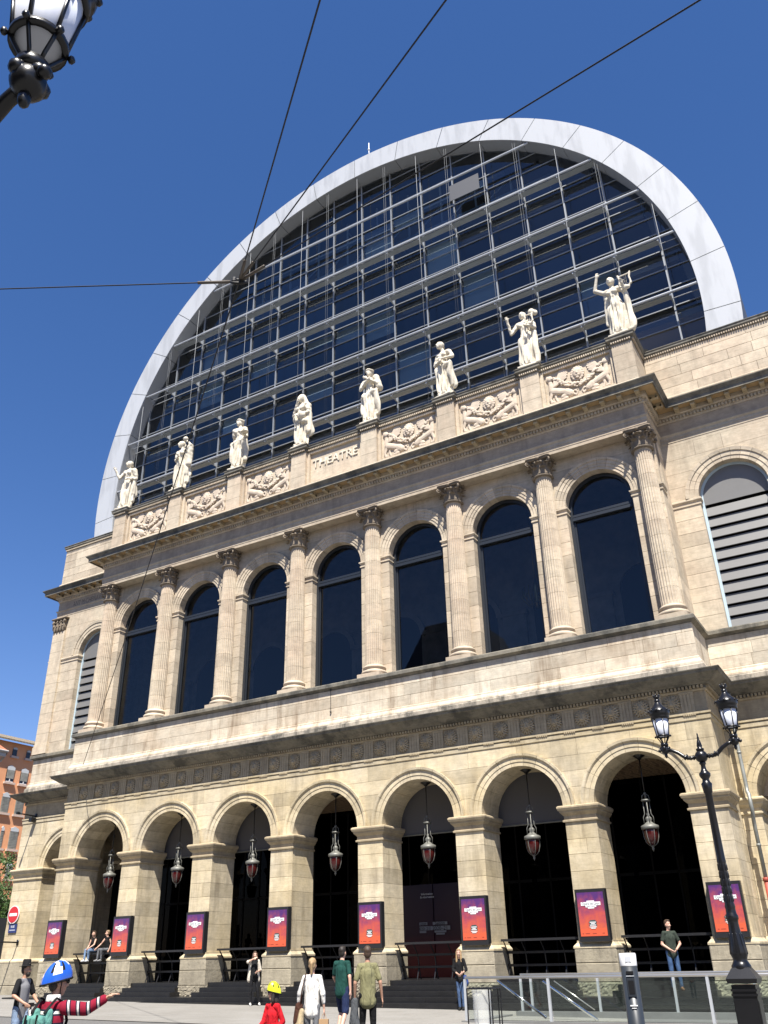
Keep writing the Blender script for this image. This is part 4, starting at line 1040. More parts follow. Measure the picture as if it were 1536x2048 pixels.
# ------------------------------------------------------------------ statues on the attic
def fold_post(seed, amp=.042, zmax=1.30, nf=11):
    def f(me):
        n = len(me.vertices); co = np.empty(n*3); me.vertices.foreach_get('co', co); co = co.reshape(-1,3)
        no = np.empty(n*3); me.vertices.foreach_get('normal', no); no = no.reshape(-1,3)
        th = np.arctan2(co[:,1], co[:,0]); z = co[:,2]
        w = np.clip((zmax-z)/.30, 0, 1)*np.clip((z-.06)/.08, 0, 1)*(.55+.45*np.clip((1.0-z)/.7,0,1))
        d = np.sin(nf*th+2.2*np.sin(2.7*z+seed)+seed*1.7)+.55*np.sin((nf+6)*th-3.1*z+seed)+.5*np.sin(9*z+4*th+seed*.6)
        co = co+no*(amp*.62*w*d)[:,None]
        d2 = np.sin(38*co[:,0]+11*co[:,2]+seed)*np.sin(31*co[:,2]-9*co[:,1])*.006
        w2 = np.clip((co[:,2]-1.0)/.2,0,1)*np.clip((1.46-co[:,2])/.05,0,1); co = co+no*(d2*w2)[:,None]
        me.vertices.foreach_set('co', co.ravel()); me.update()
    return f
def draped(sway=0.0, head=(0,-.02), tilt=0.0, arms=(), extra=(), hair='bun', mantle=None, seed=0):
    b = MB()
    # skirt of the robe, hips, torso
    for (x0,z0,x1,z1,r0,r1,dy) in ((-.085,.09,-.085+sway,.85,.10,.125,-.02),(.09,.09,.07+sway,.85,.10,.125,.03),(0,.10,sway,.85,.12,.145,.04),(-.02,.12,sway,.6,.12,.12,-.06)):
        b.capsule((x0,dy,z0),(x1,dy*.5,z1),r0,r1,14,4)
    b.capsule((sway,0,.90),(sway*.4,-.01,1.18),.145,.112,14,4); b.capsule((sway*.4,-.02,1.18),(0,-.02,1.34),.12,.122,14,4)
    b.capsule((-.15,0,1.40),(.15,0,1.40),.085,.085,12,4); b.ball((-.075,-.115,1.28),(.07,.06,.065),10,8); b.ball((.075,-.115,1.28),(.07,.06,.065),10,8)
    hx, hy = head
    b.capsule((0,0,1.42),(hx*.6,hy*.5,1.55),.062,.052,12,4)                                   # neck
    c = (hx, hy-.02, 1.655); b.ball(c,(.083,.098,.118),16,12); b.ball((hx+tilt*.35,hy-.06,1.60),(.055,.062,.065),12,8)
    fx = hx+tilt*.5; b.capsule((fx,hy-.112,1.665),(fx*1.0+tilt*.15,hy-.128,1.63),.014,.018,6,3)  # nose
    for s_ in (-1,1): b.ball((fx+s_*.034,hy-.104,1.685),(.022,.014,.010),6,4)                  # brows
    b.ball((fx,hy-.112,1.592),(.024,.014,.010),6,4)
    if hair in ('bun','wreath','flow'):
        b.ball((hx,hy+.025,1.69),(.100,.105,.105),14,10); b.ball((hx,hy+.12,1.66),(.055,.055,.055),10,8)
    if hair == 'wreath':
        for k in range(16):
            a = 2*PI*k/16; b.ball((hx+.095*math.cos(a),hy+.10*math.sin(a),1.735+.012*math.sin(a*3)),(.034,.034,.034),6,5)
    if hair == 'flow': b.capsule((hx+.05,hy+.08,1.66),(.06,.10,1.42),.05,.04,10,3); b.capsule((hx-.05,hy+.08,1.66),(-.06,.10,1.42),.05,.04,10,3)
    if hair == 'hood':
        b.ball((hx,hy+.035,1.70),(.125,.125,.125),14,10)
        for s_ in (-1,1): b.capsule((hx+s_*.10,hy+.03,1.68),(s_*.17,.02,1.36),.05,.09,10,3)
    for s_ in (-1,1): b.capsule((s_*.09+sway*.2,-.10,.035),(s_*.10,-.20,.03),.045,.035,8,3)       # feet
    for arm in arms:
        S_, E_, W_ = arm[:3]; b.capsule(S_,E_,.062,.05,12,4); b.capsule(E_,W_,.047,.034,12,4)
        d = (Vector(W_)-Vector(E_)).normalized(); h = Vector(W_)+d*.07; b.capsule(W_,h,.034,.038,10,3)
        side = d.cross(Vector((0,1,0)));  side = side.normalized() if side.length > .1 else Vector((1,0,0))
        for q in range(4): b.capsule(h+side*(-.027+.018*q), h+side*(-.034+.0225*q)+d*(.075-.008*abs(q-1.5))+Vector((0,-.012,0)), .0125, .010, 6, 2)
        b.capsule(h-d*.03-side*.03, h+d*.02-side*.065, .013, .011, 6, 2)
        if len(arm) > 3: b.capsule(S_,Vector(S_).lerp(Vector(E_),.6),.085,.075,12,4)                # sleeve
    if mantle == 'L': b.capsule((.16,.05,1.42),(.18,.08,.55),.085,.10,12,4); b.capsule((.19,.06,1.1),(.20,.06,.30),.07,.06,12,4)
    if mantle == 'R': b.capsule((-.16,.05,1.42),(-.18,.08,.55),.085,.10,12,4)
    if mantle == 'diag': b.capsule((.16,-.05,1.40),(-.17,-.07,.98),.075,.10,12,4); b.capsule((-.17,-.05,.95),(.16,-.10,.80),.10,.085,12,4); b.capsule((.2,.02,1.38),(.22,.06,.5),.09,.12,12,4)
    if mantle == 'hip': b.capsule((-.20,-.03,.90),(.20,-.08,.97),.085,.085,12,4); b.capsule((.20,-.06,.95),(.24,0,.30),.09,.07,12,4); b.capsule((-.20,0,.90),(-.20,0,.35),.08,.07,12,4)
    for e in extra:
        if e[0] == 'c': b.capsule(*e[1:5],10,4)
        elif e[0] == 'b': b.ball(e[1], e[2], 10, 8)
        elif e[0] == 't': b.tube(e[1], e[2], 8)
    b.box(-.24,.24,-.22,.20,-.06,-.005)
    return b
sR, sL = (-.185,0,1.40), (.185,0,1.40)
def lyre(cx, cy, z0, s=1.0):
    pts_l = [(cx-.02*s,cy,z0),(cx-.12*s,cy,z0+.10*s),(cx-.10*s,cy,z0+.26*s),(cx-.13*s,cy,z0+.40*s)]
    pts_r = [(2*cx-p[0],p[1],p[2]) for p in pts_l]
    return [('t',pts_l,.026),('t',pts_r,.026),('c',(cx-.12*s,cy,z0+.36*s),(cx+.12*s,cy,z0+.36*s),.018,.018),('b',(cx,cy,z0+.03*s),(.09*s,.05,.06*s))]+[('c',(cx+q*.03*s,cy,z0+.05*s),(cx+q*.035*s,cy,z0+.36*s),.007,.007) for q in (-1,0,1)]
STAT = [
 ('white stone statue lifting its right forearm with open hand, gathering robe at hip', dict(head=(-.01,-.03), tilt=-.07, sway=.03, hair='bun', mantle='L',
   arms=[(sR,(-.30,-.10,1.16),(-.40,-.20,1.42)), (sL,(.26,.06,1.10),(.15,-.16,1.02),1)])),
 ('white stone statue leaning its head, left arm raised holding a mask beside its face', dict(head=(-.05,-.03), tilt=-.05, sway=-.03, hair='flow', mantle='L',
   arms=[(sR,(-.25,-.03,1.12),(.00,-.19,1.10),1), (sL,(.34,-.02,1.52),(.20,-.08,1.70),1)], extra=[('b',(.17,-.10,1.76),(.09,.08,.08)),('c',(.30,.02,1.5),(.26,.04,.9),.09,.10)])),
 ('white stone statue crowned with leaves looking away, left hand holding out a shallow dish', dict(head=(-.03,.02), tilt=-.08, sway=.04, hair='wreath', mantle='hip',
   arms=[(sR,(-.25,.10,1.12),(-.22,.12,.86),1), (sL,(.25,-.03,1.10),(.30,-.26,1.04))], extra=[('b',(.34,-.34,1.06),(.13,.10,.025))])),
 ('white stone statue with veiled head, hand at chin, cloak gathered at the waist', dict(head=(-.01,-.05), tilt=-.03, sway=-.02, hair='hood', mantle='diag',
   arms=[(sR,(-.24,-.09,1.14),(-.05,-.18,1.46),1), (sL,(.26,-.05,1.10),(.06,-.20,1.02),1)], extra=[('b',(.10,-.17,.98),(.14,.10,.13))])),
 ('white stone statue with leafy wreath and both arms crossed over its chest', dict(head=(.0,-.02), tilt=-.02, sway=.02, hair='wreath', mantle='hip',
   arms=[(sR,(-.27,-.07,1.18),(.02,-.20,1.30),1), (sL,(.28,-.06,1.22),(.04,-.20,1.36),1)], extra=[('c',(.20,-.02,1.45),(.28,.02,1.12),.10,.10)])),
 ('white stone statue with bowed head and bare shoulders, arms folded at the waist', dict(head=(-.05,-.07), tilt=-.06, sway=-.05, hair='bun', mantle='hip',
   arms=[(sR,(-.27,-.02,1.14),(-.03,-.19,1.05)), (sL,(.29,-.03,1.18),(.06,-.20,1.12))])),
 ('white stone statue raising an open right hand, small lyre and mask on left arm', dict(head=(-.02,.0), tilt=.0, sway=.02, hair='bun', mantle='L',
   arms=[(sR,(-.33,-.10,1.12),(-.36,-.22,1.44)), (sL,(.27,-.08,1.14),(.16,-.24,1.12),1)], extra=lyre(.19,-.22,1.16,.85)+[('b',(.26,-.14,1.58),(.09,.08,.10)),('b',(.34,-.10,1.56),(.07,.06,.08)),('c',(.23,-.05,.12),(.24,-.05,1.0),.075,.06)])),
 ('white stone statue lifting its right arm above its head, tall lyre beside it', dict(head=(.0,-.04), tilt=-.01, sway=.04, hair='bun', mantle='R',
   arms=[(sR,(-.40,-.04,1.56),(-.30,-.10,1.86)), (sL,(.31,-.04,1.16),(.30,-.18,1.32))], extra=lyre(.36,-.12,1.22,1.15)+[('c',(.30,.0,.12),(.31,-.03,1.12),.085,.055)])),
]
for k, (lab, kw) in enumerate(STAT):
    o = fuse(draped(seed=k, **kw), 'statue', K['marble'], None, .0125, 1, fold_post(k*1.3), (PX[k], .02, 23.74), (0,0,(.12,-.05,.15,-.1,0,-.15,.05,-.05)[k]))
    o.scale = (1.75,1.75,1.75); tag(o, lab, 'statue', 'statues along the attic')

# ------------------------------------------------------------------ pendant lanterns in the arches
def red_glass():
    m, t, b = new_mat('ruby_glass'); b.inputs['Base Color'].default_value = (0.055,0.006,0.006,1); b.inputs['Roughness'].default_value = .12; b.inputs['Coat Weight'].default_value = .4; return m
K['ruby'] = red_glass()
def pendant():
    r = empty('pendant_lantern')
    MB().lathe([(.05,7.02),(.10,7.08),(.19,7.13),(.20,7.17)], 16).tube([(0,0,7.05),(0,0,6.0)], .022, 6).build('hanging_rod', K['iron'], r, True)
    c = MB()
    c.lathe([(.03,5.98),(.05,5.95),(.03,5.91)], 10); c.lathe([(.13,5.70),(.15,5.72),(.15,5.75),(.11,5.76)], 14)
    for k in range(4):
        a = k*PI/2+.4; ca, sa = math.cos(a), math.sin(a)
        c.tube([(.03*ca,.03*sa,5.93),(.10*ca,.10*sa,5.88),(.115*ca,.115*sa,5.75)], .014, 6)
        c.tube([(.10*ca,.10*sa,5.72),(.10*ca,.10*sa,5.32),(.155*ca,.155*sa,5.22),(.155*ca,.155*sa,5.03)], .014, 6)
    c.build('crown', K['pendgrey'], r, True)
    MB().lathe([(.02,5.36),(.05,5.30),(.03,5.26),(.09,5.20),(.11,5.15),(.07,5.09),(.10,5.06),(.17,5.00),(.25,4.965),(.275,4.95),(.28,4.86),(.25,4.84)], 20).build('lid', K['pendgrey'], r, True)
    MB().lathe([(.225,4.85),(.228,4.78),(.215,4.62),(.17,4.47),(.10,4.39),(.05,4.36)], 20).build('glass_bowl', K['ruby'], r, True)
    rb = MB()
    for k in range(6):
        a = k*PI/3+.2; rb.tube([(R_*math.cos(a),R_*math.sin(a),z) for R_, z in ((.235,4.85),(.238,4.78),(.225,4.62),(.18,4.465),(.11,4.385),(.05,4.35))], .012, 5)
    rb.lathe([(.06,4.37),(.065,4.34),(.03,4.31),(.045,4.27),(.02,4.22),(.012,4.19)], 10); rb.build('cage', K['pendgrey'], r, True)
    return tag(r, 'hanging lantern with pewter crown and deep red glass bowl in an arcade arch', 'lantern', 'lanterns hanging in the arcade arches')
ARCH = ['arch beside the no entry sign','second arch from the no entry sign','third arch from the no entry sign','middle arch below the THEATRE lettering','third arch from the drain pipe','second arch from the drain pipe','arch beside the drain pipe']
PIERS = ['pier beside the no entry sign','second pier from the no entry sign','third pier from the no entry sign','fourth pier from the no entry sign','fourth pier from the drain pipe','third pier from the drain pipe','second pier from the drain pipe','corner pier beside the drain pipe']
pend = pendant()
for k, x in enumerate(BX):
    o = pend if k == 0 else copy_tree(pend); o.location = (x, .2, 0); o['label'] = 'hanging lantern with red glass bowl in the '+ARCH[k]

# ------------------------------------------------------------------ poster cases on the piers
def poster_mat():
    m, t, b = new_mat('season_poster'); tc = t.nodes.new('ShaderNodeTexCoord'); s_ = t.nodes.new('ShaderNodeSeparateXYZ'); L(t, tc.outputs['Object'], s_.inputs[0])
    mr = N(t, 'ShaderNodeMapRange'); mr.inputs[1].default_value = 0; mr.inputs[2].default_value = 1.2; L(t, s_.outputs[2], mr.inputs[0])
    nz = noise_f(t, tc.outputs['Object'], 4.2, 6, .62); ad = N(t, 'ShaderNodeMath', operation='MULTIPLY_ADD'); L(t, nz, ad.inputs[0]); ad.inputs[1].default_value = -1.15; 
    ad2 = N(t, 'ShaderNodeMath', operation='ADD'); L(t, mr.outputs[0], ad2.inputs[0]); ad.inputs[2].default_value = .60; L(t, ad.outputs[0], ad2.inputs[1])
    c = ramp(t, ad2.outputs[0], [(0.15,(0.55,0.11,0.05)),(0.48,(0.42,0.075,0.075)),(0.76,(0.22,0.05,0.11)),(1.0,(0.085,0.03,0.14))])
    lt = N(t, 'ShaderNodeMath', operation='LESS_THAN'); L(t, mr.outputs[0], lt.inputs[0]); lt.inputs[1].default_value = .17
    c = mixc(t, lt.outputs[0], c, (0.60,0.105,0.05)); L(t, c, b.inputs['Base Color']); b.inputs['Roughness'].default_value = .3
    return m
K['poster'] = poster_mat(); K['case'] = plain('case_black', (0.02,0.02,0.022), .35); K['inkgreen'] = plain('poster_ink', (0.03,0.07,0.07), .6)
def poster_case():
    r = empty('poster_case')
    MB().box(-.48,.48,-.20,.02,-.10,1.36).build('case', K['case'], r)
    MB().box(-.42,.42,-.006,.0,0,1.22).build('poster', K['poster'], r, loc=(0,-.202,.05))
    for w, z, h in ((.24,1.005,.055),(.62,.945,.10),(.34,.875,.055),(.20,.835,.05)): MB().box(-w/2,w/2,-.216,-.209,z-h/2,z+h/2).build('title_label', K['white'], r)
    text('title', 'Opéra de Lyon', .105, K['inkgreen'], r, (0,-.2175,.915), depth=.001, width=.55)
    text('subtitle', 'opéra / danse', .045, K['inkgreen'], r, (0,-.2175,.862), depth=.001)
    for k, (w, z) in enumerate(((.18,.47),(.25,.43),(.20,.39),(.25,.35))): MB().box(-w/2,w/2,-.215,-.209,z-.02,z+.02).build('date_label', K['inkgreen'], r)
    for w, z in ((.19,.43),(.12,.39),(.19,.35),(.22,.30),(.15,.265)): MB().box(-w/2,w/2,-.219,-.2155,z-.011,z+.011).build('date_line', K['white'], r)
    for x_, w in ((-.34,.05),(-.2,.14),(.02,.12),(.30,.07)): MB().box(x_-w/2,x_+w/2,-.213,-.209,.12,.135).build('small_print', plain('poster_mark',(0.30,0.05,0.03),.6), r)
    return tag(r, 'black wall case with purple and orange season poster on an arcade pier', 'poster', 'poster cases on the arcade piers')
pc_ = poster_case()
for k, x in enumerate(PX):
    o = pc_ if k == 0 else copy_tree(pc_); o.location = (x+.06, YF, 1.80); o['label'] = 'purple and orange poster case on the '+PIERS[k]

# ------------------------------------------------------------------ black benches closing the arches
def bench():
    r = empty('bench_barrier')
    for (y, z, w) in ((-.10,1.86,.30),(.30,1.50,.16),(.34,1.13,.16)):
        MB().box(-1.32,1.32,y,y+w,z-.07,z).build('plank', K['case'], r)
    for x in (-1.28,-.66,0,.66,1.28):
        f = MB(); f.tube([(x,.02,1.80),(x,.34,1.46),(x,.30,1.42)], .022, 6); f.tube([(x,.34,1.46),(x,.40,1.10),(x,.52,.72)], .022, 6); f.tube([(x,.40,1.10),(x,.24,.72)], .022, 6); f.build('frame', K['case'], r)
    return tag(r, 'black tiered bench rail standing between two arcade piers', 'bench', 'bench rails in the arcade')
be = bench()
for k, x in enumerate(BX):
    o = be if k == 0 else copy_tree(be); o.location = (x, .0, 0); o['label'] = 'black tiered bench rail closing the '+ARCH[k]

# ------------------------------------------------------------------ street lamps with two lanterns
K['opal'] = plain('opal_glass', (0.66,0.69,0.77), .55, spec=.3)
def street_lamp():
    r = empty('street_lamp')
    pd = MB(); pd.box(-.19,.19,-.19,.19,0,.14).box(-.165,.165,-.165,.165,.14,1.12).box(-.18,.18,-.18,.18,.98,1.01).box(-.18,.18,-.18,.18,1.04,1.07).box(-.145,.145,-.172,.172,.22,.92).box(-.172,.172,-.145,.145,.22,.92)
    pd.add([(-.2,-.2,1.14),(.2,-.2,1.14),(.2,.2,1.14),(-.2,.2,1.14),(-.215,-.215,1.20),(.215,-.215,1.20),(.215,.215,1.20),(-.215,.215,1.20),(-.12,-.12,1.34),(.12,-.12,1.34),(.12,.12,1.34),(-.12,.12,1.34)],
           [(0,1,5,4),(1,2,6,5),(2,3,7,6),(3,0,4,7),(4,5,9,8),(5,6,10,9),(6,7,11,10),(7,4,8,11),(8,9,10,11),(3,2,1,0)])
    pd.build('pedestal', K['iron'], r)
    prof = [(.135,1.30),(.14,1.36),(.115,1.40),(.10,1.43),(.105,1.46),(.12,1.50),(.125,1.54),(.105,1.66),(.085,1.80),(.075,1.93),(.08,1.96),(.092,1.98),(.092,2.02),(.075,2.05),(.072,2.12),(.078,2.15),(.066,2.20),(.064,2.75),(.07,2.78),(.064,2.81),(.055,3.78),(.07,3.80),(.075,3.86),(.085,3.93),(.06,3.96),(.052,4.0),(.085,4.05),(.09,4.09),(.06,4.12),(.04,4.16),(.036,4.22),(.055,4.25),(.045,4.27)]
    p = MB().lathe(prof, 20)
    for k in range(10):
        a = 2*PI*k/10; p.capsule((.115*math.cos(a),.115*math.sin(a),1.52),(.092*math.cos(a),.092*math.sin(a),1.78),.016,.010,6,2)
        for q in range(5):
            t_ = q/4; a2 = a+q*.6; p.capsule((.068*math.cos(a2),.068*math.sin(a2),2.22+q*.11),(.066*math.cos(a2+.3),.066*math.sin(a2+.3),2.30+q*.11),.010,.006,5,2)
    p.build('post', K['iron'], r, True)
    MB().ball((0,0,4.36),.10,20,14).lathe([(.06,4.45),(.065,4.48),(.035,4.50),(.045,4.53),(.03,4.60),(.016,4.64),(.02,4.66),(.012,4.68),(.012,4.72),(.004,4.74)], 12).build('globe', K['iron'], r, True)
    for s_ in (-1,1):
        arm = MB(); X = lambda q: s_*q
        pts = [(X(.08),0,4.36),(X(.18),0,4.35),(X(.26),0,4.38),(X(.35),0,4.46),(X(.44),0,4.51),(X(.53),0,4.53)]
        arm.tube(pts, [.03,.027,.034,.033,.03,.03], 10)
        for q, rr in ((.12,.042),(.17,.038),(.22,.05),(.26,.046)): arm.ball((X(q),0,4.355+(.02 if q > .2 else 0)),(.020,rr,rr),10,8)
        arm.ball((X(.55),0,4.53),(.07,.07,.07),12,10); arm.ball((X(.64),0,4.53),(.028,.028,.028),8,6); arm.ball((X(.55),0,4.44),(.026,.026,.045),8,6); arm.capsule((X(.55),0,4.53),(X(.64),0,4.53),.016,.016,6,2)
        for a in (0,PI/2,PI,1.5*PI): arm.ball((X(.55)+.055*math.cos(a),.055*math.sin(a),4.555),(.035,.035,.035),8,6)
        arm.build('arm', K['iron'], r, True)
        cx = X(.55); ln_ = MB()
        ln_.lathe([(.05,4.585),(.062,4.60),(.065,4.63),(.03,4.65)], 16, (cx,0,0))
        zb, zt, rb_, rt = 4.76, 5.05, .10, .138
        for k in range(6):
            a = k*PI/3; ca, sa = math.cos(a), math.sin(a)
            ln_.tube([(cx+.04*ca,.04*sa,4.63),(cx+.055*ca,.055*sa,4.67),(cx+.085*ca,.085*sa,4.72),(cx+.108*ca,.108*sa,4.765)], .009, 6)
            ln_.tube([(cx+rb_*ca,rb_*sa,zb),(cx+rt*ca,rt*sa,zt)], .0085, 6)
            ln_.ball((cx+.125*ca,.125*sa,4.755),(.016,.016,.02),6,5)
        ln_.lathe([(rb_-.012,zb-.012),(rb_+.012,zb-.012),(rb_+.014,zb+.012),(rb_-.01,zb+.012)], 24, (cx,0,0), False)
        ln_.lathe([(rt-.005,zt-.012),(rt+.012,zt-.010),(rt+.016,zt+.02),(rt+.018,zt+.05),(rt+.03,zt+.06),(rt+.03,zt+.075),(rt+.04,zt+.11),(rt+.038,zt+.125),(.10,zt+.20),(.055,zt+.255),(.04,zt+.285),(.05,zt+.295),(.045,zt+.315),(.03,zt+.33),(.04,zt+.345),(.06,zt+.37),(.055,zt+.38),(.0,zt+.385)], 24, (cx,0,0))
        for k in range(12):
            a = k*PI/6; ln_.ball((cx+(rt+.038)*math.cos(a),(rt+.038)*math.sin(a),zt+.125),(.018,.018,.022),6,5); 
            if k % 2: ln_.ball((cx+.05*math.cos(a),.05*math.sin(a),zt+.395),(.013,.013,.025),6,5)
        LN = ln_.build('lantern', K['iron'], r, True)
        MB().lathe([(.03,zb+.004),(rb_-.014,zb+.004),(rb_-.006,zb+.012),(rt-.008,zt)], 24, (cx,0,0)).build('opal_shade', K['opal'], LN, True)
    return r
lamp = street_lamp(); lp = along(1404,1520,15.0); lamp.location = (lp[0], lp[1], gz(lp[0])); tag(lamp, 'black cast iron street lamp with two lanterns beside the glass railing', 'street lamp', 'two-armed street lamps')
print('lamp', lp)
q = hit(77, 90, 2, 4.76+gz(16.5)); lamp2 = copy_tree(lamp); lamp2.location = (q[0]-.55, q[1], gz(16.5)); lamp2['label'] = 'black street lamp arm seen from right below, its opal lantern against open sky'
print('lamp2', q)

# ------------------------------------------------------------------ span wires tied in a ring
SW = tag(empty('span_wires'), 'knotted ring joining dark overhead span wires above the square', 'cable')
d0 = ray(478,563); P0 = Vector(CAM+d0*15.0)
K['wire'] = plain('wire', (0.015,0.014,0.013), .6); K['rope'] = plain('rope', (0.12,0.10,0.08), .8)
for (u, v, t_, ext, r_) in ((640,0,9.0,1.6,.011),(892,0,9.0,1.6,.011),(1400,0,9.0,1.5,.011),(0,578,15.5,2.2,.011)):
    E_ = Vector(CAM+ray(u,v)*t_); far_ = P0+(E_-P0)*ext
    w = MB().tube([P0+(E_-P0)*.004, far_], r_, 6); w.build('wire', K['wire'], SW)
    dv = (E_-P0).normalized(); MB().tube([P0+dv*.12, P0+dv*.75], .028, 6).build('rope_splice', K['rope'], SW, True)
fe = hit(166,1530,1,-.9); mid_ = (P0+Vector(fe))/2+Vector((0,0,-.25))
MB().tube([P0, P0.lerp(mid_,.5)+Vector((0,0,-.03)), mid_, mid_.lerp(Vector(fe),.5)+Vector((0,0,-.03)), Vector(fe)], .013, 6).build('wire', K['wire'], SW)
rg_ = MB(); ax1, ax2 = Vector(ROT[0]), (Vector(ROT[1])*.45+Vector(ROT[2])*.85).normalized()
rg_.tube([P0+ax1*(.13*math.cos(2*PI*k/20))+ax2*(.13*math.sin(2*PI*k/20)) for k in range(21)], .03, 8)
for k in range(5): rg_.ball(tuple(P0+ax1*(.11*math.cos(k*1.3))+ax2*(.11*math.sin(k*1.3))+Vector((0,0,.03))), .05, 8, 6)
rg_.build('ring', K['wire'], SW, True)
# small wire fixed down the dado
tag(MB().tube([(.25,-.60,11.1),(.25,-.585,10.2)], .012, 6).ball((.25,-.60,11.1),.04,8,6).ball((.25,-.59,10.2),.04,8,6).build('wall_anchor', K['wire']), 'thin dark anchor rod fixed upright on the pale dado below the columns', 'anchor')

# ------------------------------------------------------------------ left end: brackets, signs
def bracket(x, z, Ln, lab, flood):
    r = empty('wall_bracket', (x, YW, z))
    a = MB().tube([(0,0,0),(0,-Ln,.03)], .035, 8); a.box(-.07,.07,-.03,.0,-.12,.12); a.build('arm', K['iron'], r, True)
    if flood: MB().box(-.10,.10,-.34,-.02,-.30,-.10).tube([(0,-.2,-.1),(0,-.2,0)],.02,6).build('floodlight', K['iron'], r)
    MB().obox((0,-Ln,.03),(.05,0,0),(0,.09,0),(0,0,.05)).build('end_fitting', K['iron'], r)
    tag(r, lab, 'bracket')
bracket(-19.28, 8.2, 1.1, 'black floodlight bracket jutting from the wing wall below its cornice', True)
bracket(-19.14, 2.43, 1.35, 'black bar jutting from the wing wall below the no entry sign', False)
ne = empty('no_entry_sign', (-19.70, YW-.06, 3.66))
MB().prism([(.40*math.cos(2*PI*k/32),.40*math.sin(2*PI*k/32)) for k in range(32)], -.02, .02).build('rim', K['white'], ne, fix=True)
MB().prism([(.365*math.cos(2*PI*k/32),.365*math.sin(2*PI*k/32)) for k in range(32)], -.024, .0).build('disc', plain('sign_red', (0.50,0.02,0.025), .35), ne, fix=True)
MB().box(-.27,.27,-.030,-.022,-.065,.065).build('bar', K['white'], ne); MB().box(-.02,.02,-.03,.06,-.42,-.30).build('fixing', K['iron'], ne)
tag(ne, 'round red no entry sign with white bar on the wing pier', 'sign')
sp_ = empty('street_name_plate', (-19.64, YW-.03, 3.05))
MB().box(-.28,.28,-.02,.02,-.19,.19).build('plate', plain('plate_blue', (0.018,0.03,0.13), .35), sp_)
text('plate_lettering', 'RUE', .15, K['white'], sp_, (0,-.023,.03), depth=.001); MB().box(-.20,.20,-.024,-.0205,-.10,-.05).build('plate_line', plain('plate_text',(0.35,0.37,0.45),.5), sp_)
tag(sp_, 'small dark blue street name plate under the no entry sign', 'sign')

# ------------------------------------------------------------------ orange apartment house down the side street
XO = -64.3
OB = tag(empty('apartment_house', (XO, 30, 0)), 'orange rendered apartment house with brown tiled roof and shuttered windows', 'building')
e0, e1 = hit(0,1479,0,XO), hit(76,1495,0,XO); ze = (e0[2]+e1[2])/2
K['orange'] = plain('orange_render', (0.72,0.34,0.17), .9, var=.10, vscale=.5); K['orange2'] = plain('dark_orange_render', (0.40,0.16,0.08), .9, var=.1, vscale=.5)
def loc_o(p): return (p[0]-XO, p[1]-30, p[2])
MB().box(-14,0,e0[1]-22-30,e1[1]+16-30,0,ze).build('wall', K['orange'], OB)
def tile_mat():
    m, t, b = new_mat('roof_tiles'); p = pos(t, obj_space=True)
    w = N(t, 'ShaderNodeTexWave', Scale=1.6, Distortion=.6, Detail=1.0); w.bands_direction = 'Y'; L(t, p, w.inputs[0])
    c = ramp(t, w.outputs[1], [(0.1,(0.06,0.05,0.035)),(0.5,(0.24,0.19,0.12)),(0.9,(0.30,0.24,0.16))]); n_ = ramp(t, noise_f(t, p, 3, 4), [(0.3,.7),(0.7,1.2)])
    L(t, mixc(t, 1.0, c, n_, 'MULTIPLY'), b.inputs['Base Color']); b.inputs['Roughness'].default_value = .9; return m
K['tile'] = tile_mat(); ya, yb_ = e0[1]-22-30, e1[1]+16-30
rf = MB().add([(.8,ya,ze-.05),(.8,yb_,ze-.05),(-7,yb_,ze+2.3),(-7,ya,ze+2.3),(.8,ya,ze+.12),(.8,yb_,ze+.12),(-7,yb_,ze+2.5),(-7,ya,ze+2.5)], [(0,3,2,1),(4,5,6,7),(0,1,5,4),(3,7,6,2),(1,2,6,5),(0,4,7,3)]).build('roof', K['tile'], OB)
K['pane'] = plain('dark_pane', (0.02,0.025,0.035), .1); K['shut'] = plain('grey_shutter', (0.24,0.24,0.21), .7, var=.3, vscale=2.0); K['lint'] = plain('pale_lintel', (0.50,0.52,0.52), .7)
z1 = lambda x, y: (x/10.243, 1440+y/10.243); z2 = lambda x, y: (x/6.83, 1640+y/6.83)
WIN = [(z1(250,735),z1(345,615),'small'),(z1(530,790),z1(612,675),'small'),(z1(105,1262),z1(290,1040),'open'),(z1(392,1312),z1(565,1100),'open'),
       (z1(-5,1890),z1(190,1590),'shut'),(z1(285,1935),z1(480,1650),'shut'),(z2(-25,385),z2(45,150),'shut'),(z2(100,395),z2(240,165),'shut'),(z2(60,800),z2(160,640),'shut')]
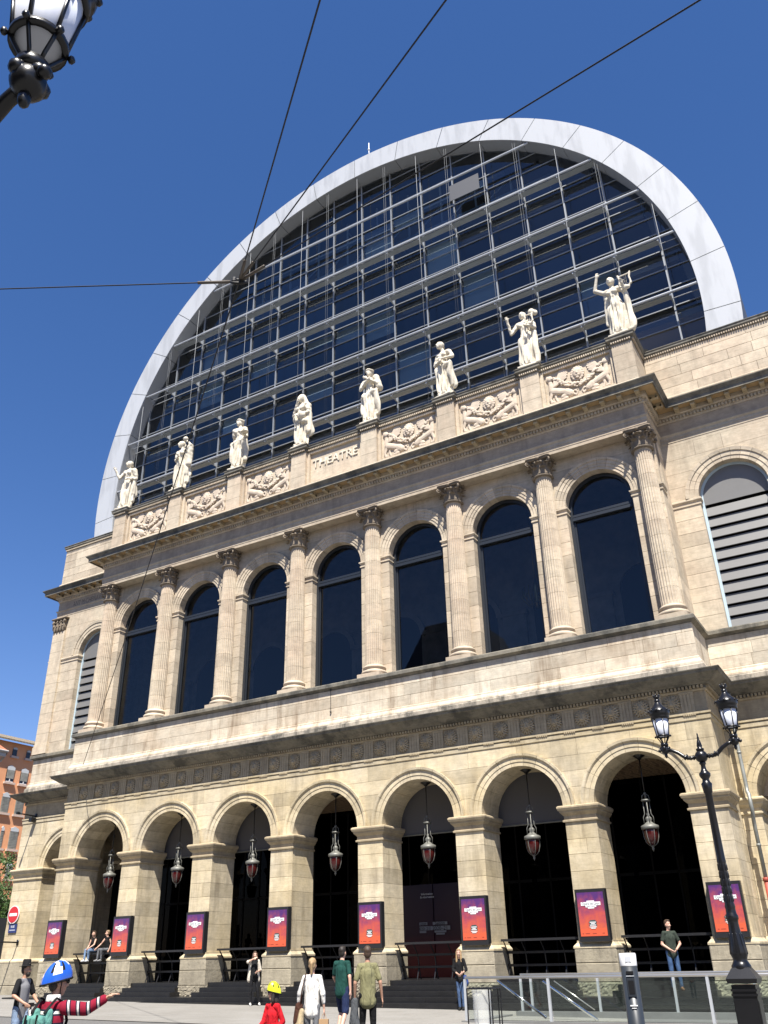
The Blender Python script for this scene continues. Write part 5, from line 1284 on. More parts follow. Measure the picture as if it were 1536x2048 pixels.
for (bl, tr_, kind) in WIN:
    a, b_ = hit(*bl,0,XO), hit(*tr_,0,XO); y0, y1, za, zb = a[1]-30, b_[1]-30, a[2], b_[2]
    if zb < za: continue
    W_ = MB().box(.0,.06,y0-.05,y1+.05,za,zb).build('window', K['shut'] if kind == 'shut' else K['pane'], OB)
    MB().box(.0,.25,y0-.25,y1+.25,za-.22,za).build('sill', plain('sill_stone',(0.55,0.42,0.34),.8), W_)
    h = .5 if kind != 'small' else .25
    pl = [(y0-.05,zb),(y1+.05,zb)]+([(y1+.05,zb+h*.6),((y0+y1)/2,zb+h),(y0-.05,zb+h*.6)])
    MB().add([(x_,p[0],p[1]) for x_ in (.0,.10) for p in pl], [tuple(range(5,10)),(0,1,6,5),(4,9,8,3),(3,8,7,2)]).build('lintel', K['lint'], W_)
    if kind == 'open':
        m_ = (y0+y1)/2; MB().box(.061,.10,m_-.05,m_+.05,za,zb-.2).box(.061,.10,y0,y1,za,za+.08).box(.061,.095,y0,y1,(za+zb)/2-.04,(za+zb)/2+.04).build('casement', K['white'], W_)
        MB().box(.061,.12,y0,y1,zb-(.5 if y0 < 2 else .9),zb).build('roller_shutter', K['shut'], W_)
    if kind == 'shut':
        sl_ = MB()
        for q_ in range(int((zb-za)/.16)): sl_.box(.06,.085,y0+.03,y1-.03,za+.05+q_*.16,za+.16+q_*.16)
        sl_.build('shutter_slats', K['shut'], W_)
# neighbouring lower roof corner
c0 = hit(16,1501,0,XO+6); NB = tag(empty('corner_house', (XO+6, c0[1]-8, 0)), 'lower orange house with red tiled roof and white gutter beside the orange apartment house', 'building')
zt_ = c0[2]
MB().box(-5,-.9,-10,7.0,0,zt_-.6).build('wall', K['orange2'], NB)
MB().add([(0,-10,zt_),(0,8,zt_),(-5,8,zt_+2.6),(-5,-10,zt_+2.6),(0,-10,zt_-.18),(0,8,zt_-.18),(-5,8,zt_+2.4),(-5,-10,zt_+2.4)], [(0,1,2,3),(4,7,6,5),(0,4,5,1),(1,5,6,2)]).build('roof', plain('red_tiles', (0.45,0.15,0.075), .9, var=.25, vscale=2), NB)
MB().box(-.9,-.05,-10,7.9,zt_-.62,zt_-.2).tube([(.05,-10,zt_-.1),(.05,8,zt_-.1),(-.9,8.05,zt_-.9),(-.9,7.2,zt_-1.4),(-.9,7.2,0)], .12, 8).build('gutter', plain('gutter_paint',(0.42,0.40,0.37),.6), NB)

# ------------------------------------------------------------------ tree and hoarding at the left edge
def leaf_mat():
    m, t, b = new_mat('leaves'); oi = noise_f(t, pos(t), .9, 3)
    c = ramp(t, oi, [(0.3,(0.035,0.075,0.014)),(0.7,(0.085,0.15,0.035))]); L(t, c, b.inputs['Base Color']); b.inputs['Roughness'].default_value = .6
    b.inputs['Subsurface Weight'].default_value = 0.0; return m
K['leaf'] = leaf_mat(); K['bark'] = plain('bark', (0.09,0.07,0.05), .9, var=.3)
def tree(loc, H_, R_, lab, seed, n=5200):
    r = empty('tree', loc); rr = random.Random(seed)
    tk = MB().tube([(0,0,-.2),(.1,.05,H_*.3),(.0,.1,H_*.55),(.15,0,H_*.85)], [.28,.2,.14,.05], 10)
    cl = []
    for k in range(9):
        a = rr.uniform(0,2*PI); z = H_*rr.uniform(.35,.9); q = R_*rr.uniform(.35,.95)*(1.15-abs(z/H_-.6)); c = (q*math.cos(a), q*math.sin(a), z+rr.uniform(-.3,.5)); cl.append(c)
        tk.tube([(0,0,z*.7),(c[0]*.5,c[1]*.5,(z*.7+c[2])/2+.1),c], [.08,.05,.02], 6)
    tk.build('trunk', K['bark'], r, True)
    cl += [(rr.gauss(0,.5)*R_,rr.gauss(0,.5)*R_,H_*rr.uniform(.4,1.0)) for _ in range(16)]
    b = MB()
    for k in range(n):
        c = rr.choice(cl); p = Vector((rr.gauss(0,1),rr.gauss(0,1),rr.gauss(0,.8))); p = p/max(.001,p.length)*rr.random()**.45*R_*.36+Vector(c)
        d1_ = Vector((rr.gauss(0,1),rr.gauss(0,1),rr.gauss(0,1))).normalized(); d2_ = d1_.cross(Vector((rr.gauss(0,1),rr.gauss(0,1),rr.gauss(0,1)))).normalized(); s_ = rr.uniform(.07,.14)
        b.add([p-d1_*s_,p+d2_*s_*.5,p+d1_*s_,p-d2_*s_*.5], [(0,1,2,3)])
    tag(b.build('crown', K['leaf'], r), kind=None)
    return tag(r, lab, 'tree')
tp = hit(6,1735,0,-44.0)
tree((-44.0, tp[1]-.5, gz(-44)), tp[2]-gz(-44)+.3, 2.3, 'leafy green tree standing in the side street before the orange house', 3)
t2 = hit(16,1790,0,-40.0); tree((-40.0, t2[1]+.2, gz(-40)), t2[2]-gz(-40)+.9, 1.5, 'smaller darker tree beside the tall green one in the side street', 9, 3600)
h0, h1 = hit(-60,1836,0,-30.0), hit(14,1836,0,-30.0); zb0 = hit(4,1942,0,-30.0)[2]
HO = tag(empty('dark_hoarding', (-30.0, h1[1]-6, 0)), 'dark grey hoarding with pale capitals at the side street corner', 'hoarding')
MB().box(-.08,0,-6,6.0,gz(-30)+.0,h1[2]).build('panel', plain('hoarding_dark',(0.03,0.033,0.035),.6), HO); text('hoarding_lettering', 'ENTRET', .55, K['lint'], HO, (.01,4.3,hit(4,1862,0,-30.0)[2]-.2), rot=(PI/2,0,PI/2), depth=.005)
# ------------------------------------------------------------------ stair railing, bollard, bag stand
RA = tag(empty('glass_railing', (13.0, -6.3, gz(13))), 'steel and glass railing round the stairwell on the plaza', 'railing')
RX, RY, RZ = 13.0, -6.3, gz(13)
def rl(x, y, z): return (x-RX, y-RY, z-RZ)
xl0 = hit(930,1957,1,-6.3)[0]; zf = .90; xr0 = 23.0
MB().tube([rl(xl0,-6.3,zf),rl(xr0,-6.3,zf)], .035, 10).build('handrail', K['steel'], RA, True)
MB().tube([rl(8.75,-3.7,zf),rl(xr0,-3.7,zf)], .035, 10).build('handrail', K['steel'], RA, True)
for x in (xl0,10.55,14.35,18.2,22.0):
    MB().box(x-.03-RX,x+.03-RX,-.05,.02,gz(x)-RZ,zf-.03-RZ).build('post', K['alu'], RA)
for x in (8.75,9.05,10.95,12.95,14.9,16.9,18.9): MB().box(x-.03-RX,x+.03-RX,-3.74-RY,-3.68-RY,gz(x)-RZ,zf-.03-RZ).build('post', K['alu'], RA)
for a, b_ in ((xl0,10.55),(10.55,14.35),(14.35,18.2),(18.2,22.0)): MB().box(a+.06-RX,b_-.06-RX,-.005,.005,.10,zf-.10-RZ).build('glass_panel', K['clear'], RA)
for a, b_ in ((9.05,10.95),(10.95,12.95),(12.95,14.9),(14.9,16.9),(16.9,18.9)): MB().box(a+.06-RX,b_-.06-RX,-3.705-RY,-3.695-RY,.10,zf-.10-RZ).build('glass_panel', K['clear'], RA)
K['kerbg'] = plain('kerb_granite', (0.16,0.16,0.155), .7, var=.15, vscale=2)
MB().box(xl0-.1-RX,xr0-RX,-.14,.16,-.05,.09).build('kerb', K['kerbg'], RA); MB().box(8.6-RX,xr0-RX,-3.85-RY,-3.55-RY,-.05,.16).build('kerb', K['kerbg'], RA); MB().box(xl0-.1-RX,xl0+.2-RX,.16,-3.85-RY,-.05,.09).build('kerb', K['kerbg'], RA)
for (a, b_, y, r_) in (((995,1961),(1093,2036),-5.9,.032),((1086,1962),(1196,2041),-4.9,.036),((1108,1962),(1190,2020),-4.4,.014)):
    p, q = hit(*a,1,y), hit(*b_,1,y); MB().tube([rl(*p), rl(*q)], r_, 8).build('stair_handrail', plain('polished_steel',(0.85,0.85,0.86),.12,metal=1.0) if r_ > .02 else K['steel'], RA, True)
MB().box(xl0+.2-RX,xr0-RX,.16,-3.85-RY,.004,.012).build('stairwell_floor', plain('stairwell_dark',(0.14,0.14,0.138),.6), RA)

bo = hit(1255,1915,1,-16.5); bx, by, bz = bo[0], -16.5, gz(bo[0])
BO = tag(empty('ticket_bollard', (bx,by,bz)), 'dark grey round service post with white cap in front of the railing', 'bollard')
MB().lathe([(.10,0),(.105,.02),(.105,1.40)], 24).build('body', plain('anthracite',(0.025,0.03,0.036),.4), BO, True)
MB().lathe([(.106,1.40),(.108,1.41),(.108,1.535),(.10,1.55),(.0,1.552)], 24).build('cap', K['white'], BO, True)
dv = Vector((CAM[0]-bx, CAM[1]-by, 0)).normalized(); sd_ = Vector((-dv.y, dv.x, 0))
for (z0, z1, w, d_, mt) in ((1.06,1.27,.05,.106,'frame'),(1.09,1.24,.035,.111,'inner'),(1.31,1.345,.045,.106,'inner'),(1.285,1.295,.05,.108,'alu'),(.955,.968,.045,.107,'white'),(.93,.937,.03,.107,'white')):
    MB().obox(tuple(dv*d_+Vector((0,0,(z0+z1)/2))), tuple(sd_*w), tuple(dv*.006), (0,0,(z1-z0)/2)).build('fitting', K[mt], BO)
MB().obox(tuple(dv*.108+Vector((0,0,1.48))), tuple(sd_*.035), tuple(dv*.004), (0,0,.03)).build('emblem', plain('pale_emblem',(0.45,0.47,0.5),.5), BO)
bg_ = hit(965,1990,1,-16.0); wx = bg_[0]; BG = tag(empty('bag_stand', (wx,-16.0,gz(wx))), 'wire litter stand holding a clear plastic rubbish bag', 'litter bin')
w = MB(); zt_ = .98-gz(wx)
for x in (-.17,.17,.21):
    for y in (-.16,.16): w.tube([(x,y,0),(x,y,zt_)], .010, 6)
for z in (zt_,.06): w.tube([(-.17,-.16,z),(.21,-.16,z),(.21,.16,z),(-.17,.16,z),(-.17,-.16,z)], .010, 6)
w.build('wire_frame', K['iron'], BG)
bag = MB(); rr = random.Random(6); n_, m_ = 22, 14; vs = []
for j in range(m_+1):
    t_ = j/m_; z = zt_-.02-t_*(zt_-.12)
    for k in range(n_):
        a = 2*PI*k/n_; R_ = .135*(1-.25*math.sin(t_*PI*1.2)*.6)+.02*rr.random(); vs.append((R_*math.cos(a)-.01, R_*math.sin(a), z))
bag.add(vs, [(j*n_+k,j*n_+(k+1)%n_,(j+1)*n_+(k+1)%n_,(j+1)*n_+k) for j in range(m_) for k in range(n_)]); bag.f.append(tuple(m_*n_+k for k in range(n_))); bag.mi.append(0)
def bag_mat():
    m = bpy.data.materials.new('clear_film'); m.use_nodes = True; t = m.node_tree; b = t.nodes['Principled BSDF']
    b.inputs['Base Color'].default_value = (.75,.76,.74,1); b.inputs['Roughness'].default_value = .25; b.inputs['Alpha'].default_value = .30; return m
bag.build('bag', bag_mat(), BG, True)
MB().ball((0,-.06,.25),(.09,.07,.10),10,8).ball((.05,-.08,.36),(.05,.04,.06),8,6).ball((-.04,.0,.18),(.10,.08,.07),8,6).build('litter', plain('litter_dark',(0.03,0.03,0.035),.6), BG, True)

# ------------------------------------------------------------------ people
SK = {'light': plain('skin_light', (0.55,0.33,0.24), .5), 'tan': plain('skin_tan', (0.42,0.235,0.155), .5)}
def cloth(name, col, rough=.9, var=.16):
    m = plain('cloth_'+name, col, rough, spec=.2, var=var, vscale=6); t = m.node_tree; b = [n for n in t.nodes if n.type == 'BSDF_PRINCIPLED'][0]
    p = pos(t, (1,1,.45), True); bp = N(t, 'ShaderNodeBump', Strength=.85, Distance=.05); n_ = N(t, 'ShaderNodeTexNoise', Scale=9.0, Detail=3.0, Distortion=1.2); L(t, p, n_.inputs['Vector']); L(t, n_.outputs[0], bp.inputs['Height']); L(t, bp.outputs[0], b.inputs['Normal'])
    return m
HAIR = {k: plain('hair_'+k, c, .55, var=.3, vscale=30, bump=.5) for k, c in dict(dark=(0.02,0.014,0.01), brown=(0.06,0.035,0.02), blond=(0.36,0.24,0.12), darkblond=(0.20,0.13,0.07)).items()}
DEF = dict(pel=(0,0,.96), che=(0,0,1.30), nek=(0,.01,1.47), hed=(0,-.015,1.625), look=(0,-1,0),
           sL=(.168,0,1.415), eL=(.225,.03,1.13), wL=(.235,-.07,.88), sR=(-.168,0,1.415), eR=(-.225,.03,1.13), wR=(-.235,-.07,.88),
           hL=(.095,0,.93), kL=(.105,-.02,.50), aL=(.105,.02,.085), hR=(-.095,0,.93), kR=(-.105,-.02,.50), aR=(-.105,.02,.085), fL=(0,-1,0), fR=(0,-1,0))
def person(label, loc, rz, H_, pose, top, bottom, skin='light', hair=('short','brown'), sleeve=.55, leg=1.0, shoes=(0.1,0.08,0.07), hem=.86, slim=1.0, group=None, fat=1.0, vox=.0125, extra=None, wide=.88):
    J = {k: (Vector(v) if hasattr(v, '__len__') else v) for k, v in {**DEF, **pose}.items()}
    r = empty('person', loc, rz); s = H_/1.75; r.scale = (s*wide,s*(wide+1)/2,s)
    b = MB(); look = J['look'].normalized(); side = Vector((0,0,1)).cross(look).normalized(); hd = J['hed']
    up = look.cross(-side) if False else Vector((0,0,1))
    def hp(a, c, e): return hd+side*a+look*c+up*e
    # head with face
    def eb(c, rx, ry, rz_): 
        M_ = Matrix((side, look, up)).transposed(); o = len(b.v); b.ball((0,0,0),(rx,ry,rz_),14,10)
        for i in range(o, len(b.v)): b.v[i] = tuple(c+M_ @ Vector(b.v[i]))
    eb(hp(0,-.012,.035),.077,.098,.09); eb(hp(0,.015,-.02),.066,.078,.085); eb(hp(0,.035,-.085),.042,.045,.04)
    b.capsule(hp(0,.088,.012), hp(0,.108,-.022), .011, .016, 6, 3)
    for s_ in (-1,1): eb(hp(s_*.078,-.005,-.01),.012,.022,.032); eb(hp(s_*.032,.078,-.025),.026,.02,.02)
    eb(hp(0,.082,-.062),.024,.014,.009)
    b.capsule(J['nek']-Vector((0,0,.06)), hp(0,-.01,-.07), .06*slim, .052*slim, 12, 4)
    # trunk and limbs
    b.capsule(J['pel'], J['che'], .115*slim, .12*slim, 14, 4); b.capsule(J['sL'], J['sR'], .055, .055, 12, 4); b.capsule(J['hL'], J['hR'], .095*slim, .095*slim, 12, 4)
    for q in 'LR':
        S_, E_, W_ = J['s'+q], J['e'+q], J['w'+q]; b.capsule(S_,E_,.052*slim,.042*slim,12,4); b.capsule(E_,W_,.041*slim,.027*slim,12,4)
        d = (W_-E_).normalized(); pd_ = J.get('p'+q); nrm = (Vector(pd_) if pd_ else Vector((1 if q == 'R' else -1,0,0))); nrm = (nrm-d*nrm.dot(d)); nrm = nrm.normalized() if nrm.length > .05 else Vector((0,1,0))
        sdv = d.cross(nrm).normalized(); palm = W_+d*.085; curl = J.get('curl'+q, .35)
        for o_ in (-.022,0,.022): b.capsule(W_+d*.01+sdv*o_*.6, palm+sdv*o_, .019, .018, 8, 3)
        for k_, Lf in ((-1.5,.062),(-.5,.075),(.5,.078),(1.5,.068)):
            base = palm+sdv*(k_*.0185); k1 = base+d*Lf*.55+nrm*Lf*.25*curl; k2 = k1+(d*(1-curl*.6)+nrm*curl).normalized()*Lf*.5
            b.capsule(base,k1,.0105,.0098,6,3); b.capsule(k1,k2,.0098,.0085,6,3)
        th0 = W_+d*.03-sdv*.028*(1); th1 = th0+(d*.7-sdv*.75).normalized()*.042; th2 = th1+(d*.95-sdv*.1+nrm*.3).normalized()*.034
        b.capsule(th0,th1,.0135,.0115,6,3); b.capsule(th1,th2,.0115,.0095,6,3)
        h_, k_, a_ = J['h'+q], J['k'+q], J['a'+q]; b.capsule(h_,k_,.082*slim,.052*slim,12,4); b.capsule(k_,k_.lerp(a_,.35),.052*slim,.055*slim,12,4); b.capsule(k_.lerp(a_,.35),a_,.053*slim,.034,12,4)
        f_ = J['f'+q].normalized(); b.capsule(a_+Vector((0,0,-.04)), a_+f_*.14+Vector((0,0,-.055)), .032, .025, 8, 3)
    fuse(b, 'body', SK[skin], r, vox, 2)
    # eyes and lips, laid on the face
    ey = MB()
    for s_ in (-1,1): ey.ball(tuple(hp(s_*.031,.090,.012)), (.011,.008,.007), 8, 5); ey.capsule(hp(s_*.020,.093,.034), hp(s_*.046,.083,.034), .005, .004, 5, 2)
    ey.build('eyes', HAIR['dark'], r, True)
    # top
    if top is not None:
        t = MB(); k = .98*fat
        t.capsule(J['sL']*.97+J['che']*.03, J['sR']*.97+J['che']*.03, .062, .062, 14, 4)
        t.capsule(J['nek']-Vector((0,0,.055)), J['che'], .085*slim, .135*k*slim, 16, 4); t.capsule(J['che'], J['pel'].lerp(J['che'],.35), .135*k*slim, .125*k*slim, 16, 4)
        lo = J['pel']+(J['pel']-J['che']).normalized()*(J['pel'].z-hem)
        for s_ in (-1,1):
            sv = (J['hL']-J['hR']).normalized(); t.capsule(J['che']+sv*s_*.06*slim, lo+sv*s_*.065*slim, .105*k*slim, .118*k*slim, 14, 4)
        t.capsule(J['che'], lo, .115*slim, .128*k*slim, 16, 4)
        for q in 'LR':
            S_, E_, W_ = J['s'+q], J['e'+q], J['w'+q]
            if sleeve > 0:
                m_ = S_.lerp(E_, min(1,sleeve)); t.capsule(S_, m_, .060*slim, .062*slim, 12, 4)
                if sleeve > 1: t.capsule(E_, E_.lerp(W_, sleeve-1), .056*slim, .045*slim, 12, 4)
        fuse(t, 'shirt', top, r, vox, 3)
    # bottoms
    t = MB()
    t.capsule(J['hL'], J['hR'], .098*slim, .098*slim, 14, 4); t.capsule(J['pel']+Vector((0,0,.02)), J['pel']-Vector((0,0,.03)), .108*slim, .105*slim, 14, 4)
    for q in 'LR':
        h_, k_, a_ = J['h'+q], J['k'+q], J['a'+q]
        if leg >= 1: t.capsule(h_,k_,.092*slim,.068*slim,14,4); t.capsule(k_,k_.lerp(a_,leg-.0 if leg <= 1 else 1) if leg > 1 else k_.lerp(a_,.95),.066*slim,.055*slim,14,4)
        else: t.capsule(h_,h_.lerp(k_,leg),.096*slim,.09*slim,14,4)
    fuse(t, 'shorts' if leg < 1 else 'trousers', bottom, r, vox, 3)
    sm = cloth('shoe', shoes)
    for q in 'LR':
        a_, f_ = J['a'+q], J['f'+q].normalized(); MB().capsule(a_+Vector((0,0,-.045)), a_+f_*.155+Vector((0,0,-.052)), .042, .036, 10, 4).capsule(a_, a_+f_*.05+Vector((0,0,-.03)), .042, .04, 10, 4).build('shoe', sm, r, True)
    # hair
    st, hc = hair; hm = HAIR[hc] if isinstance(hc, str) else hc; h = MB()
    def hb(c, rx, ry, rz_):
        M_ = Matrix((side, look, up)).transposed(); o = len(h.v); h.ball((0,0,0),(rx,ry,rz_),14,10)
        for i in range(o, len(h.v)): h.v[i] = tuple(c+M_ @ Vector(h.v[i]))
    if st != 'none':
        hb(hp(0,-.030,.055),.087,.098,.085); hb(hp(0,-.055,.0),.080,.060,.085)
        hb(hp(0,.035,.105),.06,.055,.03)
    if st == 'long':
        for s_ in (-1,1): h.capsule(hp(s_*.065,-.03,.03), hp(s_*.085,-.01,-.24), .045, .04, 10, 3)
        h.capsule(hp(0,-.08,.0), hp(0,-.09,-.26), .06, .07, 12, 3)
    if st == 'bob':
        for s_ in (-1,1): h.capsule(hp(s_*.07,-.02,.03), hp(s_*.085,.0,-.13), .042, .045, 10, 3)
        h.capsule(hp(0,-.08,.0), hp(0,-.08,-.14), .06, .075, 12, 3)
    if st == 'pony':
        hb(hp(0,-.11,.045),.045,.045,.045); h.capsule(hp(0,-.13,.03), hp(0,-.12,-.14), .035, .025, 10, 3); hb(hp(.03,-.10,.075),.03,.03,.03)
    if st != 'none': fuse(h, 'hair', hm, r, .011, 2)
    if extra: extra(r, J, hp, side, look)
    return tag(r, label, 'person', group)
def face_cam(p, off=0.0):
    """rotation that turns a figure (built facing -Y) towards the camera, plus an offset"""
    d = Vector((CAM[0]-p[0], CAM[1]-p[1])); return math.atan2(d.y, d.x)+PI/2+off
def at_px(u, dist): p = along(u, 1916, dist); return (p[0], p[1], gz(p[0]))
def tall(u, v, dist): p = along(u, v, dist); return (p[2]-gz(p[0]))/1.745*1.75     # standing height from the pixel of the crown
BLACKC, WHITEC = cloth('black',(0.012,0.012,0.013)), cloth('white',(0.68,0.66,0.62)); DENIM = cloth('denim',(0.06,0.10,0.19)); 
# couple of walkers crossing the square, seen from behind
p = at_px(735,17.6)
def x_olive(r, J, hp, side, look):
    w = J['wR'] if False else J['wL']; d = MB()
    d.capsule(w+Vector((0,0,-.06)), w+Vector((.03,.03,-.40)), .07, .10, 12, 4); d.capsule(w+Vector((.03,-.03,-.08)), w+Vector((-.03,.06,-.46)), .06, .08, 12, 4)
    fuse(d, 'carried_jacket', cloth('greyjacket',(0.07,0.075,0.08)), r, .014, 2)
person('man in olive t-shirt and black trousers walking away, grey jacket in hand', p, face_cam(p, PI+.10), tall(735,1893,17.6), dict(kL=(.11,-.10,.50), aL=(.11,.10,.10), kR=(-.11,-.05,.50), aR=(-.11,-.06,.085), eL=(.27,.03,1.14), wL=(.27,-.05,.90), eR=(-.26,.06,1.14), wR=(-.30,.0,.89)),
       cloth('olive',(0.20,0.19,0.10)), cloth('blacktrousers',(0.010,0.010,0.011)), 'tan', ('short','brown'), .75, 1.0, (0.02,0.02,0.02), .83, 1.0, 'people on the square', extra=x_olive)
p = at_px(684,20.6)
person('man in dark green polo shirt and navy shorts striding across the square', p, face_cam(p, PI-.45), tall(684,1893,20.6), dict(kL=(.11,-.20,.52), aL=(.11,.02,.09), kR=(-.11,.03,.50), aR=(-.11,.30,.14), eR=(-.26,.10,1.15), wR=(-.28,.10,.90), eL=(.25,-.06,1.15), wL=(.25,-.26,.98), hed=(.0,-.04,1.62)),
       cloth('green',(0.012,0.055,0.045)), cloth('navy',(0.018,0.028,0.075)), 'light', ('short','dark'), .72, .95, (0.30,0.03,0.03), .86, 1.0, 'people on the square')
p = at_px(625,16.2)
def x_white(r, J, hp, side, look):
    MB().tube([J['sR']+Vector((.03,-.08,.06)) if False else Vector((.13,.07,1.49)),Vector((.20,.13,1.2)),Vector((.24,.10,.95))], .012, 6).tube([Vector((.13,-.07,1.49)),Vector((.22,-.12,1.2)),Vector((.25,-.06,.95))], .012, 6).build('bag_strap', cloth('leather',(0.05,0.022,0.014)), r)
    b = MB(); b.capsule((.27,.04,.93),(.30,.02,.70),.09,.10,12,4); b.capsule((.27,.04,.80),(.28,-.05,.68),.08,.09,12,4); fuse(b, 'shoulder_bag', cloth('bagbrown',(0.07,0.03,0.02)), r, .016, 2)
    b = MB(); b.capsule((.20,.10,.86),(.24,.12,.55),.06,.09,12,4); b.capsule((.30,.05,.72),(.34,.06,.55),.05,.06,12,4); fuse(b, 'beige_scarf', cloth('beige',(0.45,0.36,0.22)), r, .016, 2)
    w = J['wL'] if False else J['wR']; MB().box(w.x-.10,w.x+.10,w.y-.06,w.y+.06,w.z-.42,w.z-.17).tube([w+Vector((-.05,0,-.17)),w+Vector((-.03,0,-.09)),w+Vector((.03,0,-.09)),w+Vector((.05,0,-.17))],.006,5).build('paper_bag', plain('kraft',(0.36,0.23,0.12),.8), r)
person('woman in white top and grey trousers carrying paper bag and brown shoulder bag', p, face_cam(p, PI-.15), tall(625,1917,16.2), dict(kL=(.10,-.06,.50), aL=(.10,.0,.085), kR=(-.10,.0,.50), aR=(-.10,.12,.10), eR=(-.25,.06,1.14), wR=(-.27,.02,.90), eL=(.27,.0,1.15), wL=(.30,-.03,.92)),
       WHITEC, cloth('greytrousers',(0.16,0.165,0.175)), 'light', ('pony','blond'), 1.55, 1.0, (0.2,0.18,0.16), .84, .95, 'people on the square', extra=x_white)
# child with helmet
p = at_px(549,13.2)
def helmet(col, col2, scale=1.0):
    def f(r, J, hp, side, look):
        M_ = Matrix((side, look, Vector((0,0,1)))).transposed(); n, m = 28, 12; k = scale
        shells = [(MB(),0),(MB(),1)]
        o = Vector(J['hed'])
        vs = []
        for j in range(m+1):
            t = j/m*PI*.52
            for i in range(n):
                a = 2*PI*i/n; R_ = math.sin(t); ell = (.100*k*R_*math.cos(a), (.150*k*R_*math.sin(a)+(-.03)), .165*k*math.cos(t)+.02+.035*math.sin(a)*math.sin(t))
                rib = 1+.045*math.cos(6*a)*math.sin(t)**2; vs.append(o+M_ @ Vector((ell[0]*rib, ell[1]*rib, ell[2])))
        b = MB(); b.add(vs, [(j*n+i,j*n+(i+1)%n,(j+1)*n+(i+1)%n,(j+1)*n+i) for j in range(m) for i in range(n)]); b.mi = [2 if (i % 4 == 0 and 3 <= j <= 7) else (1 if col2 is not None and ((i+j//3) % 7 in (1,2,3)) and j < 9 else 0) for j in range(m) for i in range(n)]
        H = b.build('helmet', [col, col2 or col, BLACKC], r, True)
        rim = MB(); rim.tube([o+M_ @ Vector((.101*k*math.cos(2*PI*i/24), .151*k*math.sin(2*PI*i/24)-.03, .012+.035*math.sin(2*PI*i/24))) for i in range(25)], .012, 6); rim.build('rim', BLACKC, H, True)
        st = MB()
        for s_ in (-1,1): st.tube([hp(s_*.085,.02,.05), hp(s_*.080,.01,-.06), hp(s_*.03,.03,-.125)], .006, 5)
        st.build('chin_strap', BLACKC, H)
    return f
def glasses(col):
    def f(r, J, hp, side, look):
        g = MB()
        for s_ in (-1,1): g.ball(tuple(hp(s_*.034,.098,.012)), (.027,.015,.019), 10, 6); g.capsule(hp(s_*.058,.09,.015), hp(s_*.082,.0,.018), .005, .004, 5, 2)
        g.capsule(hp(-.015,.105,.015), hp(.015,.105,.015), .005, .005, 5, 2); g.build('sunglasses', col, r, True)
    return f
def both(*fs):
    def f(*a):
        for q in fs: q(*a)
    return f
person('child in yellow cycle helmet, sunglasses and red top', p, face_cam(p, -.75), tall(550,1974,13.2), dict(look=(-.75,-.8,0), hed=(0,-.015,1.64), che=(0,0,1.28), eL=(.26,.08,1.16), wL=(.20,-.14,1.02), eR=(-.24,-.04,1.16), wR=(-.16,-.28,1.06)),
       cloth('red',(0.50,0.012,0.02)), DENIM, 'light', ('bob','dark'), 1.9, 1.0, hem=.86, wide=.80, group='people on the square', extra=both(helmet(plain('neon_yellow',(0.62,0.66,0.02),.35), None, 1.12), glasses(plain('violet_shades',(0.06,0.04,0.12),.15))))
# cyclist pointing, seen from behind at the left
p = at_px(118,9.2)
def stripes(axis, bands, base):
    m, t, b = new_mat('striped_knit'); tc = t.nodes.new('ShaderNodeTexCoord'); dt = N(t, 'ShaderNodeVectorMath', operation='DOT_PRODUCT'); L(t, tc.outputs['Object'], dt.inputs[0]); dt.inputs[1].default_value = axis
    c = base
    for lo, hi, colr in bands:
        a = N(t, 'ShaderNodeMath', operation='GREATER_THAN'); L(t, dt.outputs['Value'], a.inputs[0]); a.inputs[1].default_value = lo
        e = N(t, 'ShaderNodeMath', operation='LESS_THAN'); L(t, dt.outputs['Value'], e.inputs[0]); e.inputs[1].default_value = hi
        q = N(t, 'ShaderNodeMath', operation='MULTIPLY'); L(t, a.outputs[0], q.inputs[0]); L(t, e.outputs[0], q.inputs[1]); c = mixc(t, q.outputs[0], c, colr)
    if isinstance(c, bpy.types.NodeSocket): L(t, c, b.inputs['Base Color'])
    b.inputs['Roughness'].default_value = .9; b.inputs['Specular IOR Level'].default_value = .2
    bp = N(t, 'ShaderNodeBump', Strength=.4, Distance=.004); L(t, noise_f(t, tc.outputs['Object'], 120, 2), bp.inputs['Height']); L(t, bp.outputs[0], b.inputs['Normal']); return m
MAR, NAV, CRE = (0.22,0.010,0.028), (0.012,0.014,0.03), (0.60,0.58,0.52)
def band(c, w=.035): return [(c-w,c+w,NAV),(c-w*.42,c+w*.42,CRE)]
RZC = face_cam(p, 2.35)
sho, elb, wri = Vector((-.19,-.02,1.40)), Vector((-.36,-.17,1.38)), Vector((-.53,-.28,1.47))
armax = (wri-sho).normalized()
